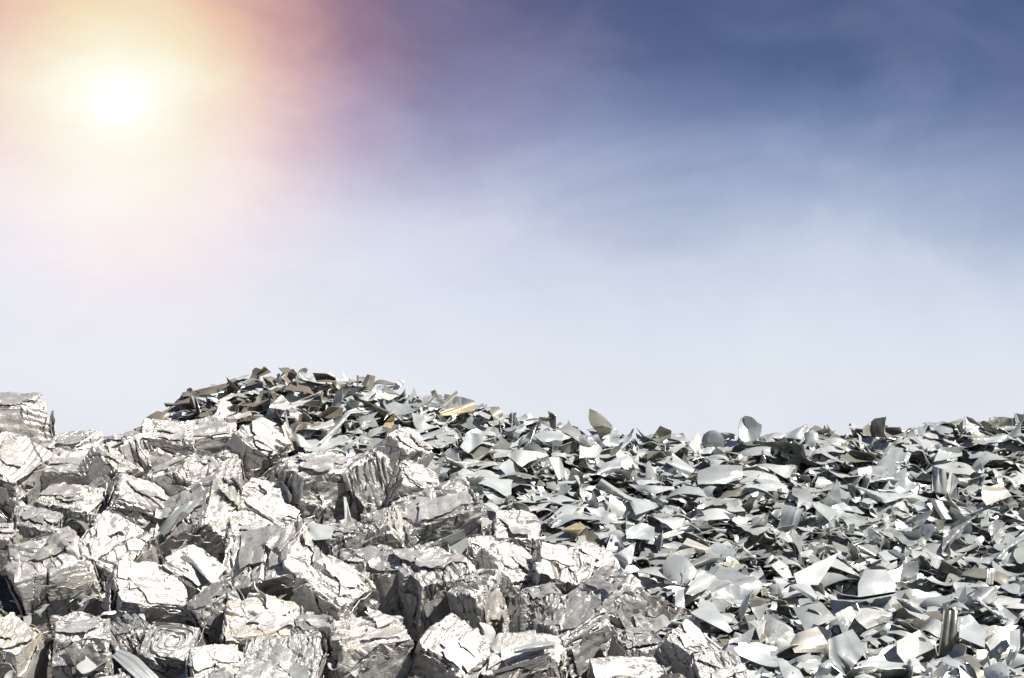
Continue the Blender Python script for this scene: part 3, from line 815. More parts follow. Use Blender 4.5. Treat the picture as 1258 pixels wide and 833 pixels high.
TR = [
    ('shark-fin shaped sheet standing on the crest', 'torn_sheet', 'dark olive-grey', .1, .2, .04, [(724, 502), (723, 514), (725, 521), (739, 537), (750, 532), (752, 523), (742, 512), (732, 505)]),
    ('hooked olive shard upright on the crest left of the shark-fin sheet', 'folded_sheet', 'dark olive-grey', .1, .3, .03, [(673, 505), (683, 510), (683, 528), (662, 519), (662, 512), (676, 514)]),
    ('pale half disc standing low on the crest', 'bent_disc', 'silver-grey', .05, .5, .012, [(x_, min(y_, 549)) for x_, y_ in ellipse(876, 543, 14, 14.5)]),
    ('pale round-topped tab rising from the crest', 'folded_sheet', 'pale blue-grey', .15, .1, .03, [(908, 538), (907, 525), (910, 514), (917, 510), (925, 513), (931, 519), (936, 522), (935, 533), (929, 541), (915, 543)]),
    ('brilliant white triangle leaning beside the pale half disc', 'torn_sheet', 'white', .3, -.9, .02, [(854, 532), (861, 534), (860, 557), (862, 564), (846, 547)]),
    ('olive bent square on the crest between the shark fin and the half disc', 'folded_sheet', 'dark olive-grey', .2, .2, .03, [(800, 539), (811, 523), (825, 529), (824, 538), (809, 544)]),
    ('long pale sheet with a fish-tail end, mid-slope', 'torn_sheet', 'pale blue-grey', .9, -.1, .05, [(739, 588), (773, 610), (806, 618), (809, 623), (781, 633), (773, 616), (742, 603), (730, 600)]),
    ('glossy domed sheet just below the shark-fin sheet', 'torn_sheet', 'white', .7, -.3, .06, [(712, 539), (727, 537), (740, 552), (732, 562), (712, 563)]),
    ('broad pale sheet lying left of the glossy domed one', 'torn_sheet', 'pale blue-grey', .8, -.1, .04, [(655, 535), (676, 529), (693, 532), (690, 548), (674, 549)]),
    ('wide white ragged sheet under the hooked olive shard', 'torn_sheet', 'white', .9, -.2, .04, [(631, 552), (671, 556), (674, 560), (651, 567), (641, 574), (623, 560)]),
    ('blue-grey blade-shaped sheet above the long fish-tail sheet', 'torn_sheet', 'pale blue-grey', .7, 0, .03, [(732, 582), (745, 568), (763, 564), (763, 575), (742, 586)]),
    ('pale sheet sloping down below the olive bent square', 'torn_sheet', 'pale blue-grey', .6, -.3, .02, [(826, 557), (854, 577), (844, 588), (826, 572)]),
    ('grey creased panel below the brilliant white triangle', 'ribbed_strip', 'silver-grey', .8, 0, .03, [(857, 579), (880, 571), (912, 572), (912, 588), (890, 594), (857, 595)]),
    ('thin pale sliver right of the fish-tail sheet', 'curled_strip', 'pale blue-grey', .9, 0, .04, [(772, 595), (826, 598), (829, 600), (804, 607), (788, 605)]),
    ('bright upright strip below the broad pale sheet', 'curled_strip', 'white', .5, -.4, .02, [(674, 562), (688, 562), (697, 585), (686, 590)]),
    ('grey fin sheet on the crest near the end of the heap', 'torn_sheet', 'dark olive-grey', .1, .1, .04, [(1060, 526), (1075, 514), (1089, 512), (1086, 529), (1088, 538), (1060, 535)]),
    ('olive box-like bent sheet beside the grey fin', 'folded_sheet', 'dark olive-grey', .2, 0, .04, [(1087, 525), (1106, 525), (1111, 534), (1089, 538)]),
    ('pale sheet tilted up on the crest right of the round-topped tab', 'torn_sheet', 'pale blue-grey', .5, 0, .03, [(957, 537), (991, 521), (994, 528), (986, 540)]),
    ('greenish rounded flap hanging below the crest', 'bent_disc', 'silver-grey', .2, .2, .03, [(989, 532), (999, 528), (1007, 537), (998, 551), (989, 544)]),
    ('standing channel piece with vertical creases, upper slope', 'ribbed_strip', 'silver-grey', .1, .3, .04, [(1145, 572), (1154, 575), (1162, 577), (1164, 608), (1145, 603)]),
    ('bright leaf-shaped sheet against the standing channel piece', 'folded_sheet', 'white', .1, -.6, .03, [(1167, 579), (1179, 590), (1167, 609), (1162, 603)]),
    ('swooping pale sheet just under the crest at the picture\'s edge', 'curled_strip', 'pale blue-grey', .7, -.2, .06, [(1208, 539), (1238, 534), (1254, 520), (1254, 534), (1233, 543), (1210, 544)]),
    ('cream-white sheet with a square corner near the picture\'s edge', 'torn_sheet', 'cream', .6, -.3, .02, [(1206, 599), (1231, 595), (1243, 609), (1212, 621), (1206, 613)]),
    ('white grooved strip bending down below the standing channel', 'ribbed_strip', 'white', .5, -.4, .04, [(1142, 613), (1159, 616), (1171, 638), (1157, 638)]),
    ('long bowl-shaped pale sheet left of the white grooved strip', 'curled_strip', 'pale blue-grey', .8, 0, .06, [(1050, 597), (1080, 605), (1121, 607), (1114, 610), (1088, 618), (1063, 610)]),
    ('small dark triangle poking up from the crest', 'torn_sheet', 'dark olive-grey', .1, .3, .01, [(1183, 516), (1183, 529), (1172, 528)]),
    ('white crumpled scrap on the highest crest near the edge', 'folded_sheet', 'white', .4, -.3, .03, [(1185, 511), (1195, 514), (1208, 524), (1187, 521)]),
    ('olive slip leaning on the crest near the edge', 'curled_strip', 'dark olive-grey', .1, 0, .01, [(1229, 512), (1231, 516), (1220, 526), (1217, 525)]),
    ('pale twisted sheet above the standing channel piece', 'folded_sheet', 'pale blue-grey', .8, -.1, .04, [(1155, 549), (1182, 549), (1182, 560), (1147, 567)]),
    ('long olive wavy sheet below the grey fin', 'curled_strip', 'dark olive-grey', .3, 0, .05, [(1030, 565), (1045, 553), (1078, 557), (1075, 566), (1047, 568)]),
    ('brilliant white pointed triangle lying mid-slope', 'torn_sheet', 'white', .7, -.5, .01, [(975, 705), (1032, 678), (1005, 719), (979, 717)]),
    ('pale triangle pointing down under the white pointed one', 'torn_sheet', 'pale blue-grey', .6, -.2, .01, [(969, 719), (993, 716), (1007, 737), (998, 737)]),
    ('large round blue-grey plate with a dark lower lip', 'bent_disc', 'pale blue-grey', .6, -.1, .05, [(1054, 717), (1063, 700), (1088, 700), (1101, 719), (1098, 728), (1054, 733)]),
    ('curved tray edge under the round blue-grey plate', 'curled_strip', 'pale blue-grey', .6, 0, .06, [(1023, 724), (1034, 730), (1056, 733), (1101, 726), (1100, 731), (1060, 738), (1030, 738)]),
    ('ribbed olive-grey strip standing upright near the bottom', 'ribbed_strip', 'dark olive-grey', .1, .4, .02, [(1159, 750), (1177, 750), (1175, 788), (1180, 796), (1152, 806)]),
    ('pale folded sheet right of the standing ribbed strip', 'folded_sheet', 'pale blue-grey', .5, -.3, .05, [(1180, 758), (1192, 755), (1210, 775), (1210, 796), (1178, 783)]),
    ('shiny white buckled sheet left of the standing ribbed strip', 'folded_sheet', 'white', .6, -.3, .07, [(1101, 788), (1129, 774), (1142, 786), (1148, 796), (1111, 814), (1102, 803)]),
    ('beige-white dished panel with a raised rib near the bottom', 'ribbed_strip', 'cream', .5, -.1, .05, [(971, 791), (979, 778), (1004, 770), (1018, 791), (1014, 801), (976, 802)]),
    ('large grey-beige ribbed sheet on the bottom edge', 'ribbed_strip', 'silver-grey', .5, 0, .05, [(1017, 786), (1047, 773), (1065, 798), (1040, 830), (1019, 811)]),
    ('wide pale torn sheet below the curved tray edge', 'torn_sheet', 'white', .8, -.2, .05, [(1042, 749), (1065, 747), (1096, 753), (1096, 760), (1065, 773), (1055, 765)]),
    ('blue-grey rolled tube-like strip under the wide pale torn sheet', 'curled_strip', 'silver-grey', .4, 0, .04, [(1056, 788), (1088, 772), (1091, 779), (1070, 788)]),
    ('diagonal blue-grey strip right of the round plate', 'curled_strip', 'pale blue-grey', .5, -.2, .03, [(1101, 736), (1111, 737), (1142, 758), (1136, 763), (1116, 753)]),
    ('grey hood-shaped sheet over a dark hollow', 'bent_disc', 'silver-grey', .7, .1, .08, [(974, 747), (1009, 740), (1027, 760), (989, 775)]),
    ('greenish grey leaf-shaped sheet slanting up, mid-slope', 'curled_strip', 'silver-grey', .4, -.2, .05, [(1159, 656), (1177, 646), (1195, 636), (1182, 653), (1157, 680)]),
    ('twisted pale strip running off the picture\'s edge', 'curled_strip', 'pale blue-grey', .6, -.1, .05, [(1223, 686), (1233, 674), (1258, 653), (1262, 662), (1241, 674), (1233, 688)]),
    ('pale squarish sheet above the round blue-grey plate', 'torn_sheet', 'pale blue-grey', .8, -.2, .03, [(1078, 679), (1101, 674), (1113, 684), (1088, 690)]),
    ('small white cone-like point above the pale squarish sheet', 'folded_sheet', 'white', .6, -.4, .03, [(1054, 670), (1079, 684), (1058, 683)]),
    ('grey trough-like curl near the picture\'s edge', 'curled_strip', 'silver-grey', .6, 0, .07, [(1192, 731), (1205, 721), (1225, 720), (1225, 735), (1215, 742), (1195, 737)]),
    ('short grey strip standing behind the trough-like curl', 'ribbed_strip', 'silver-grey', .1, -.2, .01, [(1213, 699), (1222, 699), (1220, 718), (1211, 718)]),
    ('curved sickle-like strip below the trough-like curl', 'curled_strip', 'pale blue-grey', .6, -.2, .04, [(1200, 732), (1215, 747), (1245, 763), (1228, 760), (1205, 742)]),
    ('blue-grey bent strip falling towards the bottom corner', 'curled_strip', 'silver-grey', .4, -.2, .05, [(1240, 775), (1253, 773), (1253, 796), (1243, 816), (1233, 819), (1241, 798)]),
    ('grey-green hood of thin sheet next to the end of the bales', 'bent_disc', 'silver-grey', .4, .2, .07, [(814, 694), (829, 681), (844, 686), (857, 702), (844, 720), (816, 717)]),
    ('pale ragged sheet spreading out from under the grey-green hood', 'torn_sheet', 'pale blue-grey', .7, -.2, .04, [(842, 730), (860, 699), (880, 709), (870, 722), (851, 732)]),
    ('white square-ended strip hanging below the grey-green hood', 'curled_strip', 'white', .3, -.4, .03, [(829, 727), (840, 726), (842, 758), (830, 758)]),
    ('smooth pale blue triangular sheet near the end of the bales', 'torn_sheet', 'pale blue-grey', .7, -.2, .015, [(848, 753), (875, 740), (900, 775), (895, 778), (870, 765)]),
    ('blue-grey triangular sheet with a rolled edge above the small crumpled bale', 'torn_sheet', 'pale blue-grey', .4, .2, .03, [(753, 683), (781, 666), (776, 692), (763, 697)]),
    ('blue-grey angular sheet folded like an open book', 'folded_sheet', 'pale blue-grey', .5, 0, .06, [(727, 671), (732, 666), (742, 684), (758, 694), (737, 704), (725, 692)]),
    ('flat blue-grey sheet at the top of the dark cleft', 'torn_sheet', 'pale blue-grey', .7, 0, .03, [(768, 651), (788, 642), (804, 648), (804, 664), (770, 661)]),
    ('cream sheet tilted over the grey-green hood', 'torn_sheet', 'cream', .7, -.2, .02, [(837, 671), (844, 661), (874, 674), (860, 680)]),
    ('translucent-looking blue-grey curl right of the cream tilted sheet', 'curled_strip', 'silver-grey', .5, 0, .05, [(870, 679), (885, 681), (885, 690), (854, 697), (849, 692)]),
    ('pale scooped sheet beside the outermost bale', 'torn_sheet', 'pale blue-grey', .7, -.2, .06, [(816, 770), (829, 763), (854, 768), (862, 786), (844, 778)]),
    ('white spear-shaped sliver above the cream tilted sheet', 'curled_strip', 'white', .8, -.2, .02, [(804, 660), (829, 651), (847, 646), (839, 655), (819, 661)]),
    ('yellow-brown curled scrap above the cream strip', 'curled_strip', 'tan', .4, .1, .06, [(689, 651), (712, 641), (720, 648), (707, 661)]),
    ('cream strip lying above the small crumpled bale', 'curled_strip', 'cream', .7, -.3, .02, [(698, 674), (730, 666), (727, 678), (707, 680)]),
    ('thin pale bar propped over the light end bale', 'curled_strip', 'white', .1, -.2, .01, [(839, 791), (851, 771), (855, 774), (843, 794)]),
    ('brown-grey pointed scrap topping the peak', 'torn_sheet', 'brownish grey', .2, .1, .02, [(325, 450), (333, 457), (319, 463), (314, 460)]),
    ('grey sail-like scrap right of the topmost point', 'torn_sheet', 'brownish grey', .2, 0, .03, [(348, 463), (360, 453), (366, 460), (352, 474)]),
    ('brown-grey bent plate on the peak', 'folded_sheet', 'brownish grey', .3, 0, .04, [(384, 458), (402, 459), (413, 465), (411, 470), (389, 469)]),
    ('brown-grey sheet standing square on the ridge', 'ribbed_strip', 'brownish grey', .1, -.1, .02, [(444, 473), (451, 460), (461, 462), (458, 478)]),
    ('thin needle of metal sticking up from the ridge', 'curled_strip', 'brownish grey', .0, 0, .0, [(438.6, 461), (440.6, 461), (440.4, 475), (438.4, 475)]),
    ('white leaning slip beside the needle of metal', 'curled_strip', 'white', .2, -.3, .01, [(422, 458), (432, 473), (427, 474), (420, 463)]),
    ('white folded sheet on the ridge below the grey tilted tab', 'folded_sheet', 'white', .4, -.3, .03, [(473, 473), (492, 485), (478, 492), (465, 488)]),
    ('grey tilted tab against the sky on the ridge', 'torn_sheet', 'silver-grey', .1, 0, .02, [(490, 465), (498, 469), (488, 479), (482, 478)]),
    ('small dark tab standing left of the yellow board', 'torn_sheet', 'dark olive-grey', .1, 0, .01, [(529, 481), (535, 479), (538, 487), (532, 489)]),
    ('tan-grey strip leaning over the yellow board', 'curled_strip', 'cream', .0, -.2, .01, [(560, 479), (563, 483), (540, 507), (537, 504)]),
    ('flat yellow board lying on the ridge', 'torn_sheet', 'tan', .5, -.2, .008, [(540, 507), (582, 493), (584, 504), (557, 510), (542, 511)]),
    ('small yellowish folded scrap left of the yellow board', 'folded_sheet', 'tan', .2, -.3, .03, [(476, 516), (484, 508), (485, 516), (481, 527), (470, 524)]),
    ('bright white strip on the face of the peak', 'curled_strip', 'white', .6, -.2, .03, [(357, 496), (394, 481), (398, 483), (374, 495), (359, 502)]),
    ('white square tab hanging under the bright strip', 'torn_sheet', 'white', .3, -.3, .02, [(355, 497), (367, 506), (367, 515), (356, 511)]),
    ('pale glossy sheet left of the bright strip on the peak', 'torn_sheet', 'white', .6, -.2, .03, [(333, 496), (346, 485), (356, 495), (351, 504), (331, 501)]),
    ('long S-shaped white ribbon running down the peak', 'curled_strip', 'white', .5, -.2, .03, [(392, 544), (412, 524), (425, 506), (437, 501), (445, 507), (430, 508), (416, 527), (398, 547)]),
    ('dark brown bent plate on the face of the peak', 'folded_sheet', 'brownish grey', .1, .2, .03, [(389, 511), (407, 499), (422, 501), (420, 511), (402, 514)]),
    ('white splayed sheet left of the S-shaped ribbon', 'torn_sheet', 'white', .7, -.2, .02, [(373, 527), (389, 524), (409, 515), (412, 524), (402, 529)]),
    ('pale torn sheet with a notch below the yellow board', 'torn_sheet', 'pale blue-grey', .6, -.2, .02, [(506, 507), (521, 511), (524, 521), (539, 524), (516, 530), (509, 524)]),
    ('grey ribbed bar lying slantwise under the yellow board', 'ribbed_strip', 'silver-grey', .5, 0, .005, [(509, 538), (547, 525), (549, 530), (514, 543)]),
    ('pale diamond-shaped sheet above the leaning slab bale', 'torn_sheet', 'pale blue-grey', .7, -.3, .03, [(565, 549), (577, 530), (599, 537), (575, 557)]),
    ('white gutter-like curl over the leaning slab bale', 'curled_strip', 'white', .7, -.2, .05, [(547, 560), (565, 570), (585, 565), (595, 568), (570, 576), (553, 570)]),
    ('wavy pale sheet under the gutter-like curl', 'torn_sheet', 'pale blue-grey', .6, -.1, .06, [(562, 580), (570, 575), (600, 588), (585, 594), (567, 593)]),
    ('grey sheet standing above the leaning slab bale', 'torn_sheet', 'silver-grey', .2, 0, .02, [(481, 534), (490, 521), (497, 528), (493, 542)]),
    ('long brown plank-like sheet on the end of the ridge', 'curled_strip', 'brownish grey', .2, .1, .02, [(234, 481), (277, 471), (279, 478), (267, 483), (237, 487)]),
    ('grey curled strip hanging from the plank-like sheet', 'curled_strip', 'silver-grey', .1, -.1, .03, [(234, 486), (240, 487), (247, 506), (243, 511), (237, 493)]),
    ('brown rounded sheet at the very end of the ridge', 'bent_disc', 'brownish grey', .3, .1, .05, [(178, 514), (193, 505), (211, 509), (196, 521), (179, 528)]),
    ('brown-grey pointed strip above the rounded end sheet', 'curled_strip', 'brownish grey', .3, 0, .01, [(201, 495), (216, 496), (234, 488), (232, 496), (204, 500)]),
    ('white sliver low on the brown end of the ridge', 'curled_strip', 'white', .6, -.2, .01, [(257, 516), (277, 506), (290, 506), (270, 515)]),
    ('long pale strip under the peak', 'curled_strip', 'cream', .5, -.2, .01, [(275, 514), (308, 505), (309, 510), (282, 518)]),
    ('pale sliver under the long plank-like sheet', 'curled_strip', 'cream', .5, -.2, .01, [(266, 493), (285, 483), (291, 485), (270, 497)]),
    ('corrugated grey-brown shard hanging over the bales', 'ribbed_strip', 'brownish grey', .2, .1, .03, [(335, 538), (350, 519), (358, 540), (367, 551), (343, 560)]),
    ('white pointed sheet right of the corrugated shard', 'torn_sheet', 'white', .5, -.4, .02, [(352, 528), (371, 536), (384, 551), (369, 549)]),
]
# scraps lying on the bales: same, but at the bales' distance
TRB = [
    ('white spike standing between the black gap and the shaded bale', 'curled_strip', 'white', .0, -.2, .01, [(422, 610), (425, 611), (433, 644), (434, 652), (424, 644)]),
    ('flat white slab lying on the tilted silver bale', 'torn_sheet', 'white', .7, -.2, .01, [(149, 706), (177, 690), (195, 704), (161, 716)]),
    ('lilac-grey creased sheet along the edge of the diamond-wise bale', 'ribbed_strip', 'silver-grey', .2, .1, .03, [(193, 652), (215, 625), (262, 604), (255, 612), (225, 637), (201, 658)]),
    ('long thin strip lying slantwise over the hollow near the edge', 'curled_strip', 'silver-grey', .2, -.1, .03, [(17, 713), (32, 694), (63, 657), (71, 653), (43, 681), (24, 713)]),
    ('bluish flat sheet roofing the shaded bale', 'torn_sheet', 'pale blue-grey', .6, -.1, .015, [(371, 652), (380, 642), (411, 647), (407, 662), (385, 664)]),
    ('white strip lying over the wedged bale', 'curled_strip', 'white', .5, -.3, .03, [(222, 683), (246, 677), (256, 690), (271, 716), (262, 719), (240, 697), (222, 694)]),
    ('grey sheet bridging the long bale and the tall dark-sided bale', 'folded_sheet', 'silver-grey', .2, 0, .05, [(500, 690), (530, 668), (570, 650), (576, 668), (560, 690), (520, 688)]),
    ('grooved strip leaning against the ring-folded bale', 'ribbed_strip', 'silver-grey', .4, -.2, .02, [(137, 806), (148, 798), (168, 806), (198, 836), (176, 842)]),
    ('bar of bent metal laid along the top of the broad white bale', 'curled_strip', 'pale blue-grey', .4, -.1, .02, [(630, 797), (655, 790), (676, 787), (682, 796), (655, 799), (632, 803)]),
]


def coons(pts, nu, nv):
    """spread a grid over the outline between its four sharpest corners"""
    p = np.array(pts, float)
    n = len(p)
    if n == 3:
        p = np.array([p[0], p[1], p[2], (p[2] * 0.9 + p[0] * 0.1)])
        n = 4
    a = p - np.roll(p, 1, 0)
    b = np.roll(p, -1, 0) - p
    turn = np.abs(np.arctan2(a[:, 0] * b[:, 1] - a[:, 1] * b[:, 0], (a * b).sum(1)))
    cid = np.sort(np.argsort(-turn)[:4]) if n < 16 else np.array([0, n // 4, n // 2, 3 * n // 4])

    def side(i, j, m):
        ids = [i]
        while ids[-1] % n != j % n:
            ids.append((ids[-1] + 1) % n)
        q = p[ids]
        s = np.concatenate([[0], np.cumsum(np.linalg.norm(np.diff(q, axis=0), axis=1))])
        s /= max(s[-1], 1e-6)
        x = np.linspace(0, 1, m + 1)
        return np.stack([np.interp(x, s, q[:, 0]), np.interp(x, s, q[:, 1])], 1)
    c0, c1, c2, c3 = cid
    e0, e1, e2, e3 = side(c0, c1, nu), side(c1, c2, nv), side(c2, c3, nu)[::-1], side(c3, c0, nv)[::-1]
    a = np.linspace(0, 1, nu + 1)[:, None, None]
    b = np.linspace(0, 1, nv + 1)[None, :, None]
    S = (1 - b) * e0[:, None] + b * e2[:, None] + (1 - a) * e3[None] + a * e1[None]
    S -= (1 - a) * (1 - b) * p[c0] + a * (1 - b) * p[c1] + a * b * p[c2] + (1 - a) * b * p[c3]
    return S


scraps = []        # (name, label or None, tint name, points, quads, centre, pose word)


def traced(spec, on_bales):
    label, kind, tint, lean, turn, bow, pts = spec
    rng = np.random.default_rng(abs(hash(tuple(pts[0]))) % 100000 + len(pts))
    nu, nv = 14, 10
    S = coons(pts, nu, nv)
    S += rng.normal(0, 0.12, S.shape) * 0.5
    uc, vc = S[..., 0].mean(), S[..., 1].mean()
    vb = min(S[..., 1].max(), 849)
    if on_bales:
        d = bale_depth(vc) - 0.25
    else:
        d = float(scrap_depth(uc, max(vc, crest(uc)))) - 0.10 - (0.04 if vc > 560 else 0)
        bb = np.interp(uc, BOUND[:, 0], BOUND[:, 1])
        if vc > bb - 14:
            d = min(d, bale_depth(vc) + 0.02)
    slope = 0.0085
    du, dv = S[..., 0] - uc, S[..., 1] - vc
    D = d - lean * slope * dv - turn * du / F * d
    a = np.linspace(-1, 1, nu + 1)[:, None] + 0 * dv
    b = np.linspace(-1, 1, nv + 1)[None, :] + 0 * dv
    ph = rng.uniform(0, math.pi)
    q = a * math.cos(ph) + b * math.sin(ph)
    size = max(np.ptp(S[..., 0]), np.ptp(S[..., 1])) * d / F
    amp = min(bow, size * 0.35)
    if kind == 'folded_sheet':
        D = D - amp * np.abs(q - rng.normal(0, 0.25)) * 1.3 + amp * 0.3 * b
    elif kind == 'bent_disc':
        D = D + min(amp, size * 0.13) * (a * a + b * b - 0.6) * 0.8
    elif kind == 'ribbed_strip':
        long_u = np.ptp(S[:, 0], axis=0).sum() > 0
        la = np.linalg.norm(S[-1].mean(0) - S[0].mean(0))
        lb = np.linalg.norm(S[:, -1].mean(0) - S[:, 0].mean(0))
        w = b if la >= lb else a
        D = D + 0.035 * min(la, lb) * d / F * np.clip(1.5 * np.sin(w * 7.5 + 0.6), -1, 1) + amp * q * q
    else:
        D = D + amp * (np.cos(math.pi * q * 0.9) - 0.3) * (1 if rng.random() < 0.5 else -1)
    D = D + 0.05 * amp * np.sin(4.1 * a + 1.3) * np.cos(3.3 * b)
    P = np.stack([(S[..., 0] - UC) / F * D, D, CAMZ + (VH - S[..., 1]) / F * D], -1)
    pts3 = thicken(P, 0.003)
    scraps.append(dict(name=kind, label=label, tint=tint, P=pts3, Q=shell_quads(nu, nv), always=True, size=size, back=False))


for s in TR:
    traced(s, False)
for s in TRB:
    traced(s, True)

# ------------------------------------------------------------------ the rest of the loose scrap, thrown over the heap in layers
KINDS = ['torn_sheet', 'folded_sheet', 'curled_strip', 'ribbed_strip', 'bent_disc']
KP = [0.34, 0.22, 0.29, 0.12, 0.03]
TN = ['white', 'pale blue-grey', 'silver-grey', 'dark olive-grey', 'brownish grey', 'cream', 'tan']
SLOPE = math.radians(20)
UP = np.array([0, -math.sin(SLOPE), math.cos(SLOPE)])


def frame(n, spin):
    n = n / np.linalg.norm(n)
    r = np.array([1.0, 0, 0]) if abs(n[0]) < 0.9 else np.array([0, 1.0, 0])
    x = np.cross(r, n)
    x /= np.linalg.norm(x)
    y = np.cross(n, x)
    c, s = math.cos(spin), math.sin(spin)
    return np.stack([c * x + s * y, -s * x + c * y, n], 1)


MS = 5.0
TMASK = np.full((int(1258 / MS) + 1, int(833 / MS) + 1), 0.0)
for s in scraps:
    pr = project(s['P'][: len(s['P']) // 2].reshape(15, 11, 3))
    for f in (0, .25, .5, .75):
        for g_ in (0, .34, .67):
            q = (1 - f) * ((1 - g_) * pr[:-1, :-1] + g_ * pr[:-1, 1:]) + f * ((1 - g_) * pr[1:, :-1] + g_ * pr[1:, 1:])
            q = q.reshape(-1, 3)
            i, j = (q[:, 0] / MS).astype(int), (q[:, 1] / MS).astype(int)
            k_ = (i >= 0) & (j >= 0) & (i < TMASK.shape[0]) & (j < TMASK.shape[1])
            TMASK[i[k_], j[k_]] = np.maximum(TMASK[i[k_], j[k_]], q[k_, 2])


def covers_traced(X):
    pr = project(X.reshape(-1, 3))
    i, j = (pr[:, 0] / MS).astype(int), (pr[:, 1] / MS).astype(int)
    k_ = (i >= 0) & (j >= 0) & (i < TMASK.shape[0]) & (j < TMASK.shape[1])
    return (TMASK[i[k_], j[k_]] > pr[k_, 2]).sum() > 0.10 * len(pr)


def scatter(count, lo, hi, depth, res, ulo, uhi, tmax, rng):
    made = 0
    while made < count:
        t = rng.uniform(-0.10, tmax)
        if rng.random() > (D0 + 3.2 * t) / (D0 + 3.2 * tmax):
            continue
        u = rng.uniform(ulo, uhi)
        v = 850 - t * (850 - crest(u))
        bv = np.interp(u, BOUND[:, 0], BOUND[:, 1])
        if u < 165 or (v > bv + 4 and u < 1040):
            continue
        kind = KINDS[rng.choice(5, p=KP)]
        L = float(np.exp(rng.uniform(math.log(lo), math.log(hi)))) * (1.25 if kind in ('curled_strip', 'ribbed_strip') else 0.75 if kind == 'bent_disc' else 1)
        P = make_piece(kind, L, rng, *res)
        tilt = abs(rng.normal(0, 14))
        if rng.random() < 0.06 and L < 0.22:
            tilt = rng.uniform(50, 90)
        az = rng.uniform(0, 2 * math.pi)
        tl = math.radians(min(tilt, 95))
        R0 = frame(UP, 0)
        n = R0 @ np.array([math.sin(tl) * math.cos(az), math.sin(tl) * math.sin(az), math.cos(tl)])
        R = frame(n, rng.normal(0, 0.75) + math.pi * rng.integers(0, 2) + math.pi / 2)
        ctr = heap_point(np.array(u), np.array(t)) + UP * (0.02 - depth * rng.random() ** 1.5 - 0.25 * L * math.sin(tl))
        X = P @ R.T + ctr
        # ridge pieces must not stand far above the crest line
        pr = project(X.reshape(-1, 3))
        if t > 0.9:
            over = (crest(pr[:, 0]) - 7 - pr[:, 1]).max()
            if over > 0:
                X[..., 2] -= over / F * ctr[1]
        if covers_traced(X):
            continue
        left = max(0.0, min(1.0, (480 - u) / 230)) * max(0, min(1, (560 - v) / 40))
        p = np.array([0.17, 0.52, 0.22, 0.08, 0.003, 0.007, 0.0]) + left * np.array([-0.08, -0.40, -0.08, 0.16, 0.36, 0.04, 0.0])  # warm glare painted as browner tints towards the left ridge
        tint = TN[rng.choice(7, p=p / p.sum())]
        scraps.append(dict(name=kind, label=None, tint=tint, P=thicken(X, 0.003), Q=shell_quads(*res), always=False, size=L, tilt=tilt,
                           big=res[0] > 8, dark=0.78 + 0.36 * rng.random(), back=rng.random() < 0.8, backtone=rng.uniform(0.7, 1.5)))
        made += 1


rs = np.random.default_rng(21)
scatter(2900, 0.12, 0.32, 0.25, (10, 7), -40, 1310, 1.12, rs)
n_main = len(scraps)


def litter(count, rng):
    """torn bits and loose ends lying in the gaps between the bales"""
    made = 0
    while made < count:
        u, v = rng.uniform(-30, 940), rng.uniform(540, 850)
        if v < np.interp(u, BOUND[:, 0], BOUND[:, 1]) + 14:
            continue
        if min(math.hypot(u - a, v - b) for a, b in GAPS) < 24:
            continue
        kind = ['torn_sheet', 'folded_sheet', 'curled_strip'][rng.choice(3, p=[.35, .4, .25])]
        L = rng.uniform(0.05, 0.13)
        P = make_piece(kind, L, rng, 9, 6)
        R = frame(np.array([rng.normal(0, .6), rng.normal(-0.3, .5), 1.0]), rng.uniform(0, 6.28))
        X = P @ R.T + at(u, v, bale_depth(v) + rng.uniform(-0.10, 0.16))
        if covers_traced(X):
            continue
        scraps.append(dict(name=kind, label=None, tint=['white', 'silver-grey', 'dark olive-grey'][rng.choice(3, p=[.5, .43, .07])], P=thicken(X, 0.003),
                           Q=shell_quads(9, 6), always=False, size=L, tilt=0, dark=rng.uniform(.7, 1.1), back=False, backtone=1.0))
        made += 1


litter(300, rs)
scatter(1900, 0.05, 0.13, 0.16, (6, 4), -40, 1310, 1.08, rs)
scatter(420, 0.14, 0.30, 0.12, (6, 4), 1310, 1640, 1.15, rs)

# which of the main pieces show most: a coarse depth picture of everything
cell = 4.0
NX, NY = int(1258 / cell), int(833 / cell)
ids, xs, ys, ds = [], [], [], []
for i, s in enumerate(scraps):
    n = len(s['P']) // 2
    A = s['P'][:n]
    if i < n_main:
        q = s['Q'][: (len(s['Q']) // 2)]
        q = q[(q < n).all(1)]
        A = np.concatenate([A, A[q].mean(1)])
    pr = project(A)
    ids.append(np.full(len(A), i))
    xs.append(pr[:, 0]); ys.append(pr[:, 1]); ds.append(pr[:, 2])
for A in OCC:
    pr = project(A)
    ids.append(np.full(len(A), -1))
    xs.append(pr[:, 0]); ys.append(pr[:, 1]); ds.append(pr[:, 2])
ids, xs, ys, ds = map(np.concatenate, (ids, xs, ys, ds))
cx, cy = np.floor(xs / cell).astype(int), np.floor(ys / cell).astype(int)
ok = (cx >= 0) & (cx < NX) & (cy >= 0) & (cy < NY)
ids, cx, cy, ds, xs, ys = ids[ok], cx[ok], cy[ok], ds[ok], xs[ok], ys[ok]
o = np.argsort(-ds, kind='stable')
own = np.full((NX, NY), -2)
own[cx[o], cy[o]] = ids[o]
score = np.bincount(own[own >= 0].ravel(), minlength=len(scraps))
gi, gj = np.nonzero(own >= 0)
mu = np.bincount(own[gi, gj], weights=(gi + 0.5) * cell, minlength=len(scraps)) / np.maximum(score, 1)
mv = np.bincount(own[gi, gj], weights=(gj + 0.5) * cell, minlength=len(scraps)) / np.maximum(score, 1)
order = [i for i in np.argsort(-score, kind='stable') if i < n_main and not scraps[i]['always']]
n_always = sum(s['always'] for s in scraps)
chosen = order[:300 - n_always]

